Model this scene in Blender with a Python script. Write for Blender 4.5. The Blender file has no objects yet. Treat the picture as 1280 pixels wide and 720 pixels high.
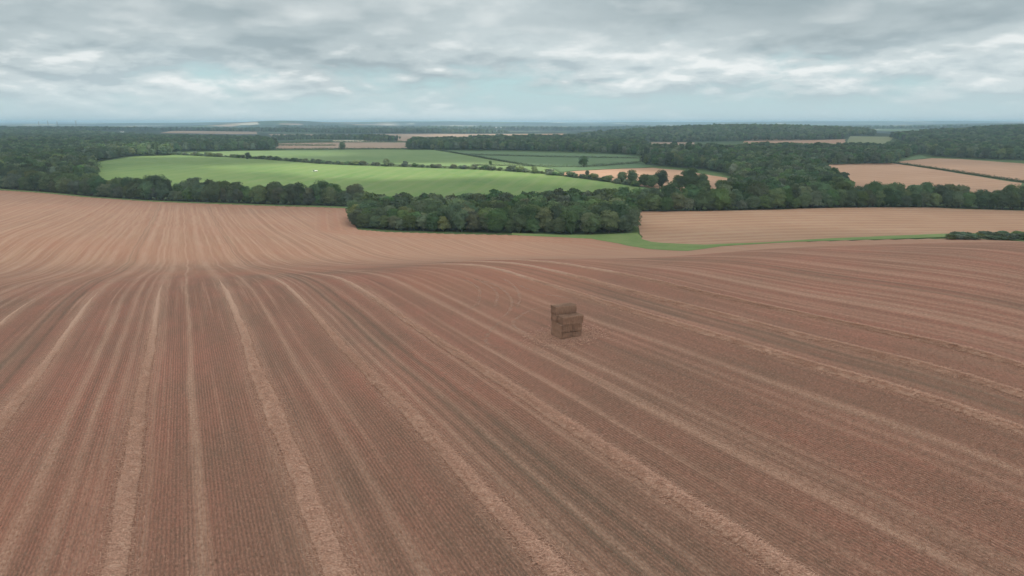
import bpy, bmesh, math, random
import numpy as np
from mathutils import Vector, Matrix
from mathutils.geometry import delaunay_2d_cdt

random.seed(7)
rng = np.random.default_rng(7)
scene = bpy.context.scene
COL = scene.collection
R = math.radians

# ------------------------------------------------------------------ camera numbers (1280 px wide picture)
F = 870.0
PITCH = R(13.4)
CS, SN = math.cos(PITCH), math.sin(PITCH)


def slope_v(v):                       # height per metre of forward distance along the sight line of picture row v
    w = -(v - 360.0) / F
    return (-SN + CS * w) / (CS + SN * w)


def lat_uv(u, v):                     # sideways metres per metre of forward distance
    w = -(v - 360.0) / F
    return ((u - 640.0) / F) / (CS + SN * w)


# ------------------------------------------------------------------ numeric helpers
def smooth(a, b, x):
    t = np.clip((np.asarray(x, float) - a) / (b - a), 0, 1)
    return t * t * (3 - 2 * t)


def _hash(ix, iy, seed):
    n = (ix.astype(np.int64) * 374761393 + iy.astype(np.int64) * 668265263 + seed * 1442695041) & 0x7FFFFFFF
    n = ((n ^ (n >> 13)) * 1274126177) & 0x7FFFFFFF
    n = n ^ (n >> 16)
    return (n & 0xFFFF) / 65535.0


def vnoise(x, y, seed=0):
    x = np.asarray(x, float); y = np.asarray(y, float)
    ix = np.floor(x); iy = np.floor(y)
    fx = x - ix; fy = y - iy
    fx = fx * fx * (3 - 2 * fx); fy = fy * fy * (3 - 2 * fy)
    a = _hash(ix, iy, seed); b = _hash(ix + 1, iy, seed); c = _hash(ix, iy + 1, seed); d = _hash(ix + 1, iy + 1, seed)
    return (a + (b - a) * fx) * (1 - fy) + (c + (d - c) * fx) * fy


def fbm(x, y, seed=0, oct=4):
    s = 0; amp = 0.5; tot = 0
    for k in range(oct):
        s = s + amp * vnoise(np.asarray(x) * 2 ** k + 17.3 * k, np.asarray(y) * 2 ** k - 9.1 * k, seed + k)
        tot += amp; amp *= 0.5
    return s / tot


def pchip(xs, ys, xq):
    xs = np.asarray(xs, float); ys = np.asarray(ys, float)
    h = np.diff(xs); d = np.diff(ys) / h
    m = np.zeros(len(xs))
    for i in range(1, len(xs) - 1):
        if d[i - 1] * d[i] > 0:
            w1 = 2 * h[i] + h[i - 1]; w2 = h[i] + 2 * h[i - 1]
            m[i] = (w1 + w2) / (w1 / d[i - 1] + w2 / d[i])
    m[0] = d[0]; m[-1] = d[-1]
    xq = np.clip(xq, xs[0], xs[-1])
    i = np.clip(np.searchsorted(xs, xq, side='right') - 1, 0, len(xs) - 2)
    t = (xq - xs[i]) / h[i]
    return ((1 + 2 * t) * (1 - t) ** 2 * ys[i] + t * (1 - t) ** 2 * h[i] * m[i]
            + t * t * (3 - 2 * t) * ys[i + 1] + t * t * (t - 1) * h[i] * m[i + 1])


# ------------------------------------------------------------------ terrain: a brow, a dry valley, the far down
PZ, PA, PB = -20.9, 0.0695, -0.0337      # the plane of the near brow


def plane_z(x, y):
    return PZ + PA * x + PB * y


COLS = {
    0: (112, [(358, 150), (347, 185), (336, 220), (322, 250), (306, 277), (270, 420), (250, 560), (236, 695), (215, 900), (200, 1150)], -58),
    220: (112, [(352, 140), (344, 170), (337, 210), (329, 255), (318, 288), (314, 298), (290, 390), (258, 608), (248, 690), (236, 770), (215, 930), (200, 1120)], -58),
    440: (110, [(347, 125), (338, 155), (333, 200), (329, 255), (324, 300), (318, 328), (310, 362), (288, 483), (262, 640), (240, 800), (220, 930), (207, 1060)], -58),
    640: (116, [(325, 145), (326, 190), (322, 300), (316, 375), (290, 470), (262, 620), (240, 780), (222, 900), (210, 1010)], -58),
    800: (104, [(324, 135), (328, 190), (322, 290), (313, 370), (306, 400), (300, 425), (280, 490), (263, 565), (240, 750), (228, 850), (212, 1000)], -58),
    1000: (104, [(313, 122), (317, 180), (313, 290), (305, 380), (300, 402), (295, 422), (262, 565), (235, 780), (210, 1050)], -60),
    1280: (104, [(304, 118), (311, 180), (307, 290), (300, 395), (291, 440), (264, 590), (228, 850), (203, 1150)], -58),
}
LY = np.linspace(math.log(6), math.log(60000), 900)
rows_, acol = [], []
for u in (-500, 0, 220, 440, 640, 800, 1000, 1280, 1800):
    src = min(max(u, 0), 1280)
    yc, pts, zfar = COLS[src]
    a0 = (src - 640) / F / 0.985
    a = (u - 640) / F / 0.985
    ys = [5, 12, 25, 45, 65, 85, yc - 12, yc]
    zs = [plane_z(a0 * y, y) for y in ys]
    for v, y in pts:
        if y > yc + 1:
            ys.append(y); zs.append(slope_v(v) * y)
    ys += [1500, 2500, 70000]; zs += [zfar, -58, -58]
    rows_.append(pchip(np.log(ys), zs, LY)); acol.append(a)
rows_ = np.array(rows_); acol = np.array(acol)
AG = np.linspace(acol[0], acol[-1], 420)
TAB = np.array([pchip(acol, rows_[:, j], AG) for j in range(len(LY))]).T
for _ in range(2):
    P = np.pad(TAB, 4, mode='edge')
    TAB = sum(P[4 + k:4 + k + TAB.shape[0], 4:-4] for k in range(-4, 5)) / 9
    P = np.pad(TAB, 4, mode='edge')
    TAB = sum(P[4:-4, 4 + k:4 + k + TAB.shape[1]] for k in range(-3, 4)) / 7

HILLS = [  # u, y, half width, half depth, height
    (935, 3050, 560, 420, 34), (1370, 2250, 420, 420, 35), (1190, 2000, 260, 300, 9),
    (30, 3700, 1100, 700, 17), (350, 9200, 900, 900, 78), (300, 12500, 3200, 1200, 50), (560, 14000, 3000, 1500, 62),
    (1180, 17000, 6500, 2200, 80), (1330, 9000, 2200, 1500, 55), (760, 7000, 1100, 700, 22), (860, 20000, 9000, 2500, 58),
    (60, 21000, 8000, 3000, 45), (-300, 9000, 3000, 2000, 40), (1500, 5200, 900, 800, 30)]


def terrain(x, y):
    x = np.asarray(x, float); y = np.asarray(y, float)
    th = np.arctan2(x, y); r = np.hypot(x, y)
    lim = math.atan(AG[-1]) - 0.01
    tc = np.clip(th, -lim, lim)
    def look(tt):
        a = np.tan(tt); ye = np.maximum(r * np.cos(tt), 6.01)
        fa = np.clip((a - AG[0]) / (AG[1] - AG[0]), 0, len(AG) - 1.001)
        fl = np.clip((np.log(ye) - LY[0]) / (LY[1] - LY[0]), 0, len(LY) - 1.001)
        i = fa.astype(int); j = fl.astype(int); fa = fa - i; fl = fl - j
        return (TAB[i, j] * (1 - fa) + TAB[i + 1, j] * fa) * (1 - fl) + (TAB[i, j + 1] * (1 - fa) + TAB[i + 1, j + 1] * fa) * fl
    z = look(tc)
    over = np.abs(th) > lim
    if np.any(over):
        w = smooth(0, 1, (np.abs(th) - lim) / (math.pi - lim)) * 0.5
        z = np.where(over, look(tc) * (1 - w) + look(-tc) * w, z)
    near = smooth(70, 20, r)
    z = z * (1 - near) + plane_z(x, y) * near
    for (u, hy, wx, wy, h) in HILLS:
        hx = (u - 640) / F / 1.027 * hy
        z = z + h * np.exp(-((x - hx) / wx) ** 2 - ((y - hy) / wy) ** 2)
    far = smooth(2600, 7000, r)
    z = z + far * (fbm(x / 1900, y / 1300, 40, 3) - 0.5) * 34
    mid = smooth(1100, 2000, r) * (1 - far)
    z = z + mid * (fbm(x / 420, y / 420, 50, 2) - 0.5) * 8
    return z


def Z(x, y):
    return float(terrain(np.array([x]), np.array([y]))[0])


YS = np.exp(np.linspace(math.log(12), math.log(30000), 3000))


def W(u, v):                          # where the sight line of a picture point meets the ground
    m, a = slope_v(v), lat_uv(u, v)
    d = m * YS - terrain(a * YS, YS)
    k = np.argmax(d <= 0)
    if d[k] > 0 or k == 0:
        k = len(YS) - 1
    y0, y1 = YS[k - 1], YS[k]
    t = d[k - 1] / (d[k - 1] - d[k] + 1e-9)
    y = y0 + (y1 - y0) * min(max(t, 0), 1)
    return (a * y, y)


def WY(u, y):                         # picture column at a known forward distance
    m = -58.0 / y
    w = (m * CS + SN) / (CS - m * SN)
    return ((u - 640) / F / (CS + SN * w) * y, y)


def inside(px, py, poly):
    px = np.asarray(px); py = np.asarray(py)
    res = np.zeros(px.shape, bool)
    n = len(poly)
    for i in range(n):
        x0, y0 = poly[i]; x1, y1 = poly[(i + 1) % n]
        if y0 == y1:
            continue
        c = ((y0 > py) != (y1 > py)) & (px < (x1 - x0) * (py - y0) / (y1 - y0) + x0)
        res ^= c
    return res


# ------------------------------------------------------------------ object helpers
def mesh_np(name, verts, faces, mat=None, smooth_=True, attrs=None):
    """one mesh from numpy arrays; faces is an (n,3) or (n,4) array"""
    verts = np.asarray(verts, np.float32); faces = np.asarray(faces, np.int32)
    me = bpy.data.meshes.new(name)
    n, k = faces.shape
    me.vertices.add(len(verts)); me.vertices.foreach_set('co', verts.ravel())
    me.loops.add(n * k); me.loops.foreach_set('vertex_index', faces.ravel())
    me.polygons.add(n)
    me.polygons.foreach_set('loop_start', np.arange(0, n * k, k, dtype=np.int32))
    me.polygons.foreach_set('loop_total', np.full(n, k, np.int32))
    me.polygons.foreach_set('use_smooth', np.full(n, smooth_, bool))
    for an, av in (attrs or {}).items():
        at = me.attributes.new(an, 'FLOAT', 'POINT')
        at.data.foreach_set('value', np.asarray(av, np.float32))
    if mat:
        me.materials.append(mat)
    me.update(calc_edges=True); me.validate()
    return me


def link(name, data, parent=None, loc=None):
    o = bpy.data.objects.new(name, data)
    COL.objects.link(o)
    if parent:
        o.parent = parent
    if loc is not None:
        o.location = loc
    return o


def tag(o, label=None, cat=None, group=None, kind=None):
    if label: o['label'] = label
    if cat: o['category'] = cat
    if group: o['group'] = group
    if kind: o['kind'] = kind
    return o


ONES = ['', 'first', 'second', 'third', 'fourth', 'fifth', 'sixth', 'seventh', 'eighth', 'ninth', 'tenth', 'eleventh', 'twelfth',
        'thirteenth', 'fourteenth', 'fifteenth', 'sixteenth', 'seventeenth', 'eighteenth', 'nineteenth']
TENS = {2: ('twenty', 'twentieth'), 3: ('thirty', 'thirtieth'), 4: ('forty', 'fortieth'), 5: ('fifty', 'fiftieth'), 6: ('sixty', 'sixtieth'),
        7: ('seventy', 'seventieth'), 8: ('eighty', 'eightieth'), 9: ('ninety', 'ninetieth'), 10: ('hundred', 'hundredth')}


def nth(n):
    if n < 20:
        return ONES[n]
    if n >= 100:
        return 'hundredth' if n == 100 else 'hundred-and-' + nth(n - 100)
    a, b = TENS[n // 10]
    return b if n % 10 == 0 else a + '-' + ONES[n % 10]


# ------------------------------------------------------------------ materials
class NT:
    def __init__(s, name):
        s.m = bpy.data.materials.new(name); s.m.use_nodes = True
        s.t = s.m.node_tree; s.t.nodes.clear()
        s.out = s.n('ShaderNodeOutputMaterial')
    def n(s, typ, **kw):
        nd = s.t.nodes.new(typ)
        for k, v in kw.items():
            if k.startswith('i_'):
                nd.inputs[k[2:].replace('_', ' ')].default_value = v
            else:
                setattr(nd, k, v)
        return nd
    def l(s, a, b):
        s.t.links.new(a, b)
    def attr(s, nm):
        return s.n('ShaderNodeAttribute', attribute_name=nm).outputs['Fac']
    def math(s, op, a, b=None, c=None, clamp=False):
        nd = s.n('ShaderNodeMath', operation=op, use_clamp=clamp)
        for i, x in enumerate((a, b, c)):
            if x is None: continue
            if isinstance(x, (int, float)): nd.inputs[i].default_value = x
            else: s.l(x, nd.inputs[i])
        return nd.outputs[0]
    def mix(s, fac, a, b, blend='MIX'):
        nd = s.n('ShaderNodeMix', data_type='RGBA', blend_type=blend)
        nd.clamp_factor = True
        for sock, x in ((nd.inputs['Factor'], fac), (nd.inputs[6], a), (nd.inputs[7], b)):
            if isinstance(x, (int, float)): sock.default_value = x
            elif isinstance(x, tuple): sock.default_value = (*x, 1) if len(x) == 3 else x
            else: s.l(x, sock)
        return nd.outputs[2]
    def noise(s, vec, scale, detail=3, rough=0.55, dist=0.0):
        nd = s.n('ShaderNodeTexNoise', i_Scale=scale, i_Detail=detail, i_Roughness=rough, i_Distortion=dist)
        if vec is not None: s.l(vec, nd.inputs['Vector'])
        return nd.outputs['Fac']
    def ramp(s, fac, stops):
        nd = s.n('ShaderNodeValToRGB')
        el = nd.color_ramp.elements
        while len(el) < len(stops): el.new(0.5)
        for e, (p, c) in zip(el, stops):
            e.position = p; e.color = (*c, 1) if isinstance(c, tuple) else (c, c, c, 1)
        s.l(fac, nd.inputs[0])
        return nd.outputs[0]
    def combine(s, x, y, z=0.0):
        nd = s.n('ShaderNodeCombineXYZ')
        for i, q in enumerate((x, y, z)):
            if isinstance(q, (int, float)): nd.inputs[i].default_value = q
            else: s.l(q, nd.inputs[i])
        return nd.outputs[0]
    def pos(s):
        return s.n('ShaderNodeNewGeometry').outputs['Position']
    def bump(s, h, dist=0.05, strength=0.6):
        nd = s.n('ShaderNodeBump', i_Strength=strength, i_Distance=dist)
        s.l(h, nd.inputs['Height'])
        return nd.outputs[0]
    def bsdf(s, col, rough=0.9, normal=None, spec=0.15):
        b = s.n('ShaderNodeBsdfPrincipled', i_Roughness=rough)
        b.inputs['Specular IOR Level'].default_value = spec
        if isinstance(col, tuple): b.inputs['Base Color'].default_value = (*col, 1)
        else: s.l(col, b.inputs['Base Color'])
        if normal is not None: s.l(normal, b.inputs['Normal'])
        s.l(b.outputs[0], s.out.inputs['Surface'])
        return b


def m_stubble(name, far_shift=0.0):
    n = NT(name)
    P = n.pos(); S = n.attr('s'); T = n.attr('t')
    far = n.attr('far')
    st = n.combine(S, n.math('MULTIPLY', T, 0.12))
    big = n.noise(P, 0.03, 4, 0.6)
    mid = n.noise(st, 0.35, 4, 0.6)
    patch = n.ramp(n.math('ADD', n.math('MULTIPLY', big, 0.65), n.math('MULTIPLY', mid, 0.35)), [(0.36, (0.178, 0.104, 0.072)), (0.48, (0.262, 0.120, 0.083)), (0.62, (0.350, 0.130, 0.091))])
    # drilled rows of cut stalks
    wob = n.math('MULTIPLY', n.math('SUBTRACT', n.noise(P, 0.6, 2), 0.5), 0.12)
    rowp = n.math('SINE', n.math('MULTIPLY', n.math('ADD', S, wob), 2 * math.pi / 0.235))
    rown = n.noise(n.combine(n.math('MULTIPLY', S, 1.6), n.math('MULTIPLY', T, 3.2)), 2.6, 3, 0.7)
    row = n.math('ADD', n.math('MULTIPLY', rowp, n.math('MULTIPLY', n.noise(n.combine(S, n.math('MULTIPLY', T, 0.25)), 0.55, 3, 0.6), 1.1)), n.math('MULTIPLY', n.math('SUBTRACT', rown, 0.5), 2.0))
    rowf = n.math('ADD', n.math('MULTIPLY', row, 0.5), 0.5, clamp=True)
    col = n.mix(n.math('MULTIPLY', n.math('SUBTRACT', 1.0, rowf), 0.75), patch, (0.095, 0.060, 0.043))
    col = n.mix(n.math('MULTIPLY', rowf, 0.26), col, (0.45, 0.245, 0.165))
    ln = n.noise(n.combine(S, n.math('MULTIPLY', T, 0.010)), 1.15, 4, 0.72)
    col = n.mix(n.ramp(ln, [(0.54, 0.0), (0.70, 0.60)]), col, (0.41, 0.245, 0.17))
    col = n.mix(n.ramp(ln, [(0.30, 0.55), (0.45, 0.0)]), col, (0.125, 0.082, 0.058))
    # chaff, clods and gaps between the stalks
    sp1 = n.noise(n.combine(n.math('MULTIPLY', S, 1.0), n.math('MULTIPLY', T, 0.33)), 10.0, 2, 0.6)
    sp2 = n.noise(P, 2.1, 3, 0.7)
    near = n.math('SUBTRACT', 1.0, far)
    col = n.mix(n.math('MULTIPLY', near, n.ramp(sp1, [(0.30, 0.7), (0.46, 0.0)])), col, (0.075, 0.050, 0.037))
    col = n.mix(n.math('MULTIPLY', near, n.ramp(sp1, [(0.57, 0.0), (0.76, 0.65)])), col, (0.48, 0.30, 0.21))
    col = n.mix(n.ramp(sp2, [(0.30, 0.55), (0.5, 0.0)]), col, (0.130, 0.086, 0.060))
    # straw lying on the stubble
    grain = n.noise(n.combine(n.math('MULTIPLY', S, 1.0), n.math('MULTIPLY', T, 0.55)), 5.0, 4, 0.75)
    streak = n.noise(n.combine(S, n.math('MULTIPLY', T, 0.07)), 2.2, 3, 0.65)
    pale = n.math('MULTIPLY', n.attr('pale'), n.ramp(n.math('ADD', n.math('MULTIPLY', grain, 0.6), n.math('MULTIPLY', streak, 0.4)), [(0.30, 0.25), (0.62, 1.0)]))
    straw = n.mix(n.ramp(grain, [(0.35, 0.0), (0.65, 1.0)]), (0.27, 0.155, 0.105), (0.54, 0.36, 0.255))
    farc = n.mix(n.ramp(n.noise(n.combine(S, n.math('MULTIPLY', T, 0.02)), 0.42, 4, 0.75), [(0.35, 0.0), (0.68, 1.0)]), n.mix(n.noise(P, 0.02, 3), (0.258, 0.141, 0.089), (0.296, 0.146, 0.094)), (0.338, 0.208, 0.134))
    col = n.mix(n.math('MULTIPLY', far, 0.85), col, farc)
    col = n.mix(pale, col, straw)
    dark = n.math('MULTIPLY', n.attr('dark'), n.ramp(n.noise(n.combine(S, n.math('MULTIPLY', T, 0.2)), 1.7, 3, 0.7), [(0.3, 0.45), (0.6, 1.0)]))
    col = n.mix(n.math('MULTIPLY', dark, n.math('SUBTRACT', 0.75, n.math('MULTIPLY', far, 0.35))), col, (0.105, 0.080, 0.056))
    red = n.attr('red')
    col = n.mix(n.math('MULTIPLY', red, 0.55), col, (0.33, 0.155, 0.098))
    h = n.math('ADD', n.math('MULTIPLY', rowf, n.math('SUBTRACT', 1.0, far)), n.math('MULTIPLY', n.attr('pale'), n.math('MULTIPLY', grain, 1.2)))
    n.bsdf(col, 0.95, n.bump(h, 0.12, 0.55), 0.08)
    return n.m


def m_crop(name, c1, c2, c3, scale=0.02, lines=None):
    n = NT(name)
    P = n.pos()
    a = n.noise(P, scale, 4, 0.6); b = n.noise(P, scale * 9, 3, 0.65)
    col = n.mix(n.ramp(a, [(0.35, 0.0), (0.65, 1.0)]), c1, c2)
    col = n.mix(n.math('MULTIPLY', n.ramp(b, [(0.4, 0.0), (0.7, 1.0)]), 0.45), col, c3)
    if lines:
        ang, wl, amt, lc = lines
        mp = n.n('ShaderNodeMapping'); mp.inputs['Rotation'].default_value = (0, 0, ang)
        n.l(P, mp.inputs['Vector'])
        sx = n.n('ShaderNodeSeparateXYZ'); n.l(mp.outputs[0], sx.inputs[0])
        wv = n.math('SINE', n.math('MULTIPLY', sx.outputs[0], 2 * math.pi / wl))
        nz = n.noise(n.combine(sx.outputs[0], n.math('MULTIPLY', sx.outputs[1], 0.03)), 0.25, 3, 0.7)
        f = n.math('MULTIPLY', n.ramp(n.math('ADD', n.math('MULTIPLY', wv, 0.12), nz), [(0.45, 0.0), (0.72, 1.0)]), amt)
        col = n.mix(f, col, lc)
    n.bsdf(col, 0.95, None, 0.05)
    return n.m


def m_leaf(name, c1, c2, c3, trans=0.25):
    n = NT(name)
    oi = n.n('ShaderNodeObjectInfo')
    lob = n.attr('lobe')
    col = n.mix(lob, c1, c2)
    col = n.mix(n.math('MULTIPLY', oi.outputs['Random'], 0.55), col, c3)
    hs = n.n('ShaderNodeHueSaturation')
    n.l(col, hs.inputs['Color'])
    n.l(n.math('MULTIPLY_ADD', n.math('FRACT', n.math('MULTIPLY', oi.outputs['Random'], 3.77)), 0.06, 0.465), hs.inputs['Hue'])
    n.l(n.math('MULTIPLY_ADD', n.math('FRACT', n.math('MULTIPLY', oi.outputs['Random'], 5.13)), 0.4, 0.75), hs.inputs['Saturation'])
    n.l(n.math('ADD', 0.88, n.math('MULTIPLY', n.math('FRACT', n.math('MULTIPLY', oi.outputs['Random'], 7.31)), 0.85)), hs.inputs['Value'])
    d = n.n('ShaderNodeBsdfDiffuse'); t = n.n('ShaderNodeBsdfTranslucent')
    n.l(hs.outputs[0], d.inputs[0]); n.l(hs.outputs[0], t.inputs[0])
    mx = n.n('ShaderNodeMixShader'); mx.inputs[0].default_value = trans
    n.l(d.outputs[0], mx.inputs[1]); n.l(t.outputs[0], mx.inputs[2])
    n.l(mx.outputs[0], n.out.inputs['Surface'])
    return n.m


def m_plain(name, c, rough=0.8, c2=None, scale=4.0):
    n = NT(name)
    if c2:
        n.bsdf(n.mix(n.noise(n.pos(), scale, 4, 0.65), c, c2), rough)
    else:
        n.bsdf(c, rough)
    return n.m


def m_ground():
    """rough pasture near, a patchwork of meadow, stubble and woodland far off"""
    n = NT('ground_cover')
    P = n.pos()
    mp = n.n('ShaderNodeMapping'); mp.inputs['Scale'].default_value = (1 / 620, 1 / 900, 0); mp.inputs['Rotation'].default_value = (0, 0, 0.35)
    n.l(P, mp.inputs['Vector'])
    vo = n.n('ShaderNodeTexVoronoi', i_Scale=1.0, i_Randomness=0.9); n.l(mp.outputs[0], vo.inputs['Vector'])
    sep = n.n('ShaderNodeSeparateColor'); n.l(vo.outputs['Color'], sep.inputs[0])
    cell = n.ramp(sep.outputs[0], [(0.0, (0.040, 0.065, 0.034)), (0.38, (0.075, 0.115, 0.055)), (0.60, (0.12, 0.16, 0.075)), (0.72, (0.32, 0.24, 0.17)), (0.87, (0.56, 0.50, 0.39))])
    for nd in n.t.nodes:
        if nd.type == 'VALTORGB': nd.color_ramp.interpolation = 'CONSTANT'
    wood = n.ramp(n.noise(P, 0.0011, 5, 0.6), [(0.44, 0.0), (0.48, 1.0)])
    farc = n.mix(wood, cell, (0.028, 0.042, 0.028))
    nearc = n.mix(n.noise(P, 0.05, 4, 0.6), (0.055, 0.085, 0.032), (0.085, 0.12, 0.045))
    col = n.mix(n.attr('far'), nearc, farc)
    n.bsdf(col, 0.95, None, 0.03)
    return n.m


MG = m_ground()
MS = m_stubble('cut_stubble')
M_GREEN = m_crop('green_crop', (0.098, 0.168, 0.052), (0.140, 0.205, 0.064), (0.170, 0.212, 0.076), 0.010, (0.25, 24, 0.40, (0.205, 0.222, 0.105)))
M_GREEN2 = m_crop('pale_crop', (0.110, 0.172, 0.066), (0.146, 0.203, 0.080), (0.19, 0.218, 0.098), 0.006)
M_PAST = m_crop('pasture_grass', (0.080, 0.132, 0.064), (0.100, 0.150, 0.072), (0.12, 0.158, 0.08), 0.006)
M_BROWN = m_crop('far_stubble', (0.295, 0.176, 0.110), (0.335, 0.208, 0.134), (0.28, 0.158, 0.100), 0.012, (1.15, 17, 0.55, (0.385, 0.25, 0.172)))
M_TAN = m_crop('tan_stubble', (0.27, 0.19, 0.135), (0.32, 0.23, 0.165), (0.24, 0.16, 0.12), 0.006)
M_PALE = m_crop('pale_stubble', (0.50, 0.42, 0.31), (0.58, 0.49, 0.37), (0.45, 0.35, 0.26), 0.006)
M_GRASS = m_crop('margin_grass', (0.105, 0.170, 0.052), (0.15, 0.205, 0.070), (0.20, 0.185, 0.10), 0.06)
M_MEAD = m_crop('meadow', (0.140, 0.160, 0.080), (0.165, 0.18, 0.09), (0.20, 0.185, 0.11), 0.006)
M_CHALK = m_crop('chalk', (0.40, 0.37, 0.30), (0.45, 0.42, 0.35), (0.36, 0.31, 0.23), 0.01)
LEAF = [m_leaf('leaf_dark', (0.036, 0.062, 0.030), (0.078, 0.115, 0.050), (0.052, 0.082, 0.040)),
        m_leaf('leaf_mid', (0.048, 0.080, 0.034), (0.100, 0.145, 0.058), (0.066, 0.104, 0.044)),
        m_leaf('leaf_olive', (0.066, 0.090, 0.040), (0.122, 0.150, 0.064), (0.084, 0.106, 0.050)),
        m_leaf('leaf_grey', (0.062, 0.086, 0.054), (0.115, 0.146, 0.088), (0.080, 0.106, 0.068))]
LEAF_NAME = ['dark green', 'mid green', 'olive green', 'grey green']
M_BARK = m_plain('bark', (0.07, 0.055, 0.042), 0.95, (0.12, 0.10, 0.08))

# ------------------------------------------------------------------ the ground sheet
th_in = np.linspace(-R(47), R(47), 620)
th_out = np.linspace(R(47), R(313), 90)[1:-1]
TH = np.concatenate([th_in, th_out])
RR = np.concatenate([[0.01, 4, 8], np.exp(np.linspace(math.log(12), math.log(38000), 430))])
tt, rr = np.meshgrid(TH, RR)
gx = (np.sin(tt) * rr).ravel(); gy = (np.cos(tt) * rr).ravel()
gz = terrain(gx, gy)
nt, nr = len(TH), len(RR)
i = np.arange(nr - 1)[:, None] * nt; j = np.arange(nt)[None, :]; j2 = (j + 1) % nt
gf = np.stack([i + j, i + j2, i + nt + j2, i + nt + j], -1).reshape(-1, 4)[:, ::-1]
gfar = smooth(1700, 3000, np.hypot(gx, gy))
tag(link('ground', mesh_np('ground', np.stack([gx, gy, gz - 0.25], -1), gf, MG, True, {'far': gfar})), 'rolling chalk downland under the fields and woods', None, None, 'structure')


# ------------------------------------------------------------------ fields draped over it
def drape(name, poly, mat, lift, step, label):
    """a field cut to its boundary and laid on the ground"""
    px = np.array([p[0] for p in poly]); py = np.array([p[1] for p in poly])
    ring = []
    for k in range(len(poly)):
        (x0, y0), (x1, y1) = poly[k], poly[(k + 1) % len(poly)]
        m = max(1, int(math.hypot(x1 - x0, y1 - y0) / step))
        ring += [(x0 + (x1 - x0) * q / m, y0 + (y1 - y0) * q / m) for q in range(m)]
    rg = np.array(ring); jt = min(step * .16, 2.2)
    ring = [tuple(p) for p in np.stack([rg[:, 0] + jt * 2 * (vnoise(rg[:, 0] / 7, rg[:, 1] / 7, 71) - .5), rg[:, 1] + jt * 2 * (vnoise(rg[:, 0] / 7, rg[:, 1] / 7, 72) - .5)], -1)]
    nx = np.arange(px.min() + step / 2, px.max(), step); ny = np.arange(py.min() + step / 2, py.max(), step)
    X, Y = np.meshgrid(nx, ny); X = X.ravel(); Y = Y.ravel()
    k = inside(X, Y, poly)
    pts = [Vector(p) for p in ring] + [Vector((a, b)) for a, b in zip(X[k], Y[k])]
    n = len(ring)
    v, e, f, *_ = delaunay_2d_cdt(pts, [(q, (q + 1) % n) for q in range(n)], [], 1, 0.001)
    vx = np.array([q.x for q in v]); vy = np.array([q.y for q in v])
    fa = np.array([q[:3] for q in f], int)
    c = (vx[fa[:, 1]] - vx[fa[:, 0]]) * (vy[fa[:, 2]] - vy[fa[:, 0]]) - (vx[fa[:, 2]] - vx[fa[:, 0]]) * (vy[fa[:, 1]] - vy[fa[:, 0]])
    fa[c < 0] = fa[c < 0][:, ::-1]
    o = link(name, mesh_np(name, np.stack([vx, vy, terrain(vx, vy) + lift], -1), fa, mat))
    return tag(o, label, None, None, 'structure')


def PX(*pts):
    return [W(u, v) for u, v in pts]


def UY(*pts):
    return [WY(u, y) for u, y in pts]


# ---- main stubble field: a grid laid along the drill rows
ROW = np.array([-0.47, 1.0]) / math.hypot(0.47, 1.0)       # along the rows
CRS = np.array([ROW[1], -ROW[0]])                          # across them, to the right


def S_at(u, v):
    x, y = W(u, v)
    return x * CRS[0] + y * CRS[1]


edge = PX((-60, 233), (0, 238), (60, 242), (100, 246), (200, 252.5), (300, 256), (400, 259), (436, 260.5), (439, 272), (447, 287), (480, 290),
          (560, 292.5), (640, 294), (700, 296), (740, 298), (770, 302), (800, 307))
MAIN = [(-900, 560), (-760, 640)] + edge + UY((860, 402), (900, 398), (1000, 392), (1150, 402), (1290, 408), (1500, 420)) + [(700, 300), (420, -120), (-300, -200), (-700, 100)]

STRIPE = []    # s, half width, pale, dark


def stripe(u0, v0, hw, pale=0.0, dark=0.0, u1=None, v1=None):
    s = S_at(u0, v0)
    if u1 is not None:
        s = 0.5 * (s + S_at(u1, v1))
    STRIPE.append((s, hw, pale, dark))
    return s


WIND = []      # raised windrows
for (u, v, u1, v1, w) in [(62, 365, 20, 385, .62), (125, 362, 32, 485, .80), (173, 480, 140, 707, .72), (327, 480, 400, 707, .80), (470, 480, 677, 710, .62),
                          (627, 480, 854, 637, .62), (800, 392, 1212, 520, .62), (800, 366, 1280, 501, .60), (800, 349, 1280, 458, .50)]:
    WIND.append((stripe(u, v, w * 1.35, 0.6, 0, u1, v1), w))
for args in [(107, 480, .40, .6, 0, 0, 667), (133, 480, .36, .55, 0, 43, 693), (160, 560, .25, .35, 0), (152, 480, .3, .4, 0), (167, 700, .14, .5, 0), (233, 480, .26, .75, 0, 247, 680),
             (427, 560, .32, .55, 0, 513, 697), (360, 560, .2, .3, 0), (497, 480, .22, .62, 0, 727, 713), (560, 500, .28, .6, 0, 760, 697),
             (587, 490, .18, .45, 0, 854, 710), (704, 493, .22, .35, 0, 854, 580), (760, 480, .42, .6, 0, 1186, 720), (794, 480, .36, .5, 0, 1270, 720),
             (986, 487, .45, .5, 0, 1280, 600), (900, 480, .25, .25, 0), (856, 336, .5, .6, 0, 1280, 415), (1040, 330, .5, .4, 0), (1180, 330, .5, .45, 0),
             (100, 362, .4, .3, 0), (30, 360, .5, .45, 0), (5, 352, .5, .4, 0), (60, 335, .5, .4, 0)]:
    stripe(*args)
for (u, v, u1, v1) in [(540, 480, 787, 697), (0, 452, 125, 353), (800, 381, 1280, 512), (970, 338, 1280, 381)]:
    s0 = stripe(u, v, 0.01, 0, 0, u1, v1); STRIPE.pop()
    STRIPE += [(s0 - 0.95, .28, 0, .85), (s0 + 0.95, .28, 0, .85), (s0, .5, 0, .25), (s0 - 1.7, .3, .3, 0)]
ss = sorted(s for s, w in WIND)
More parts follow.
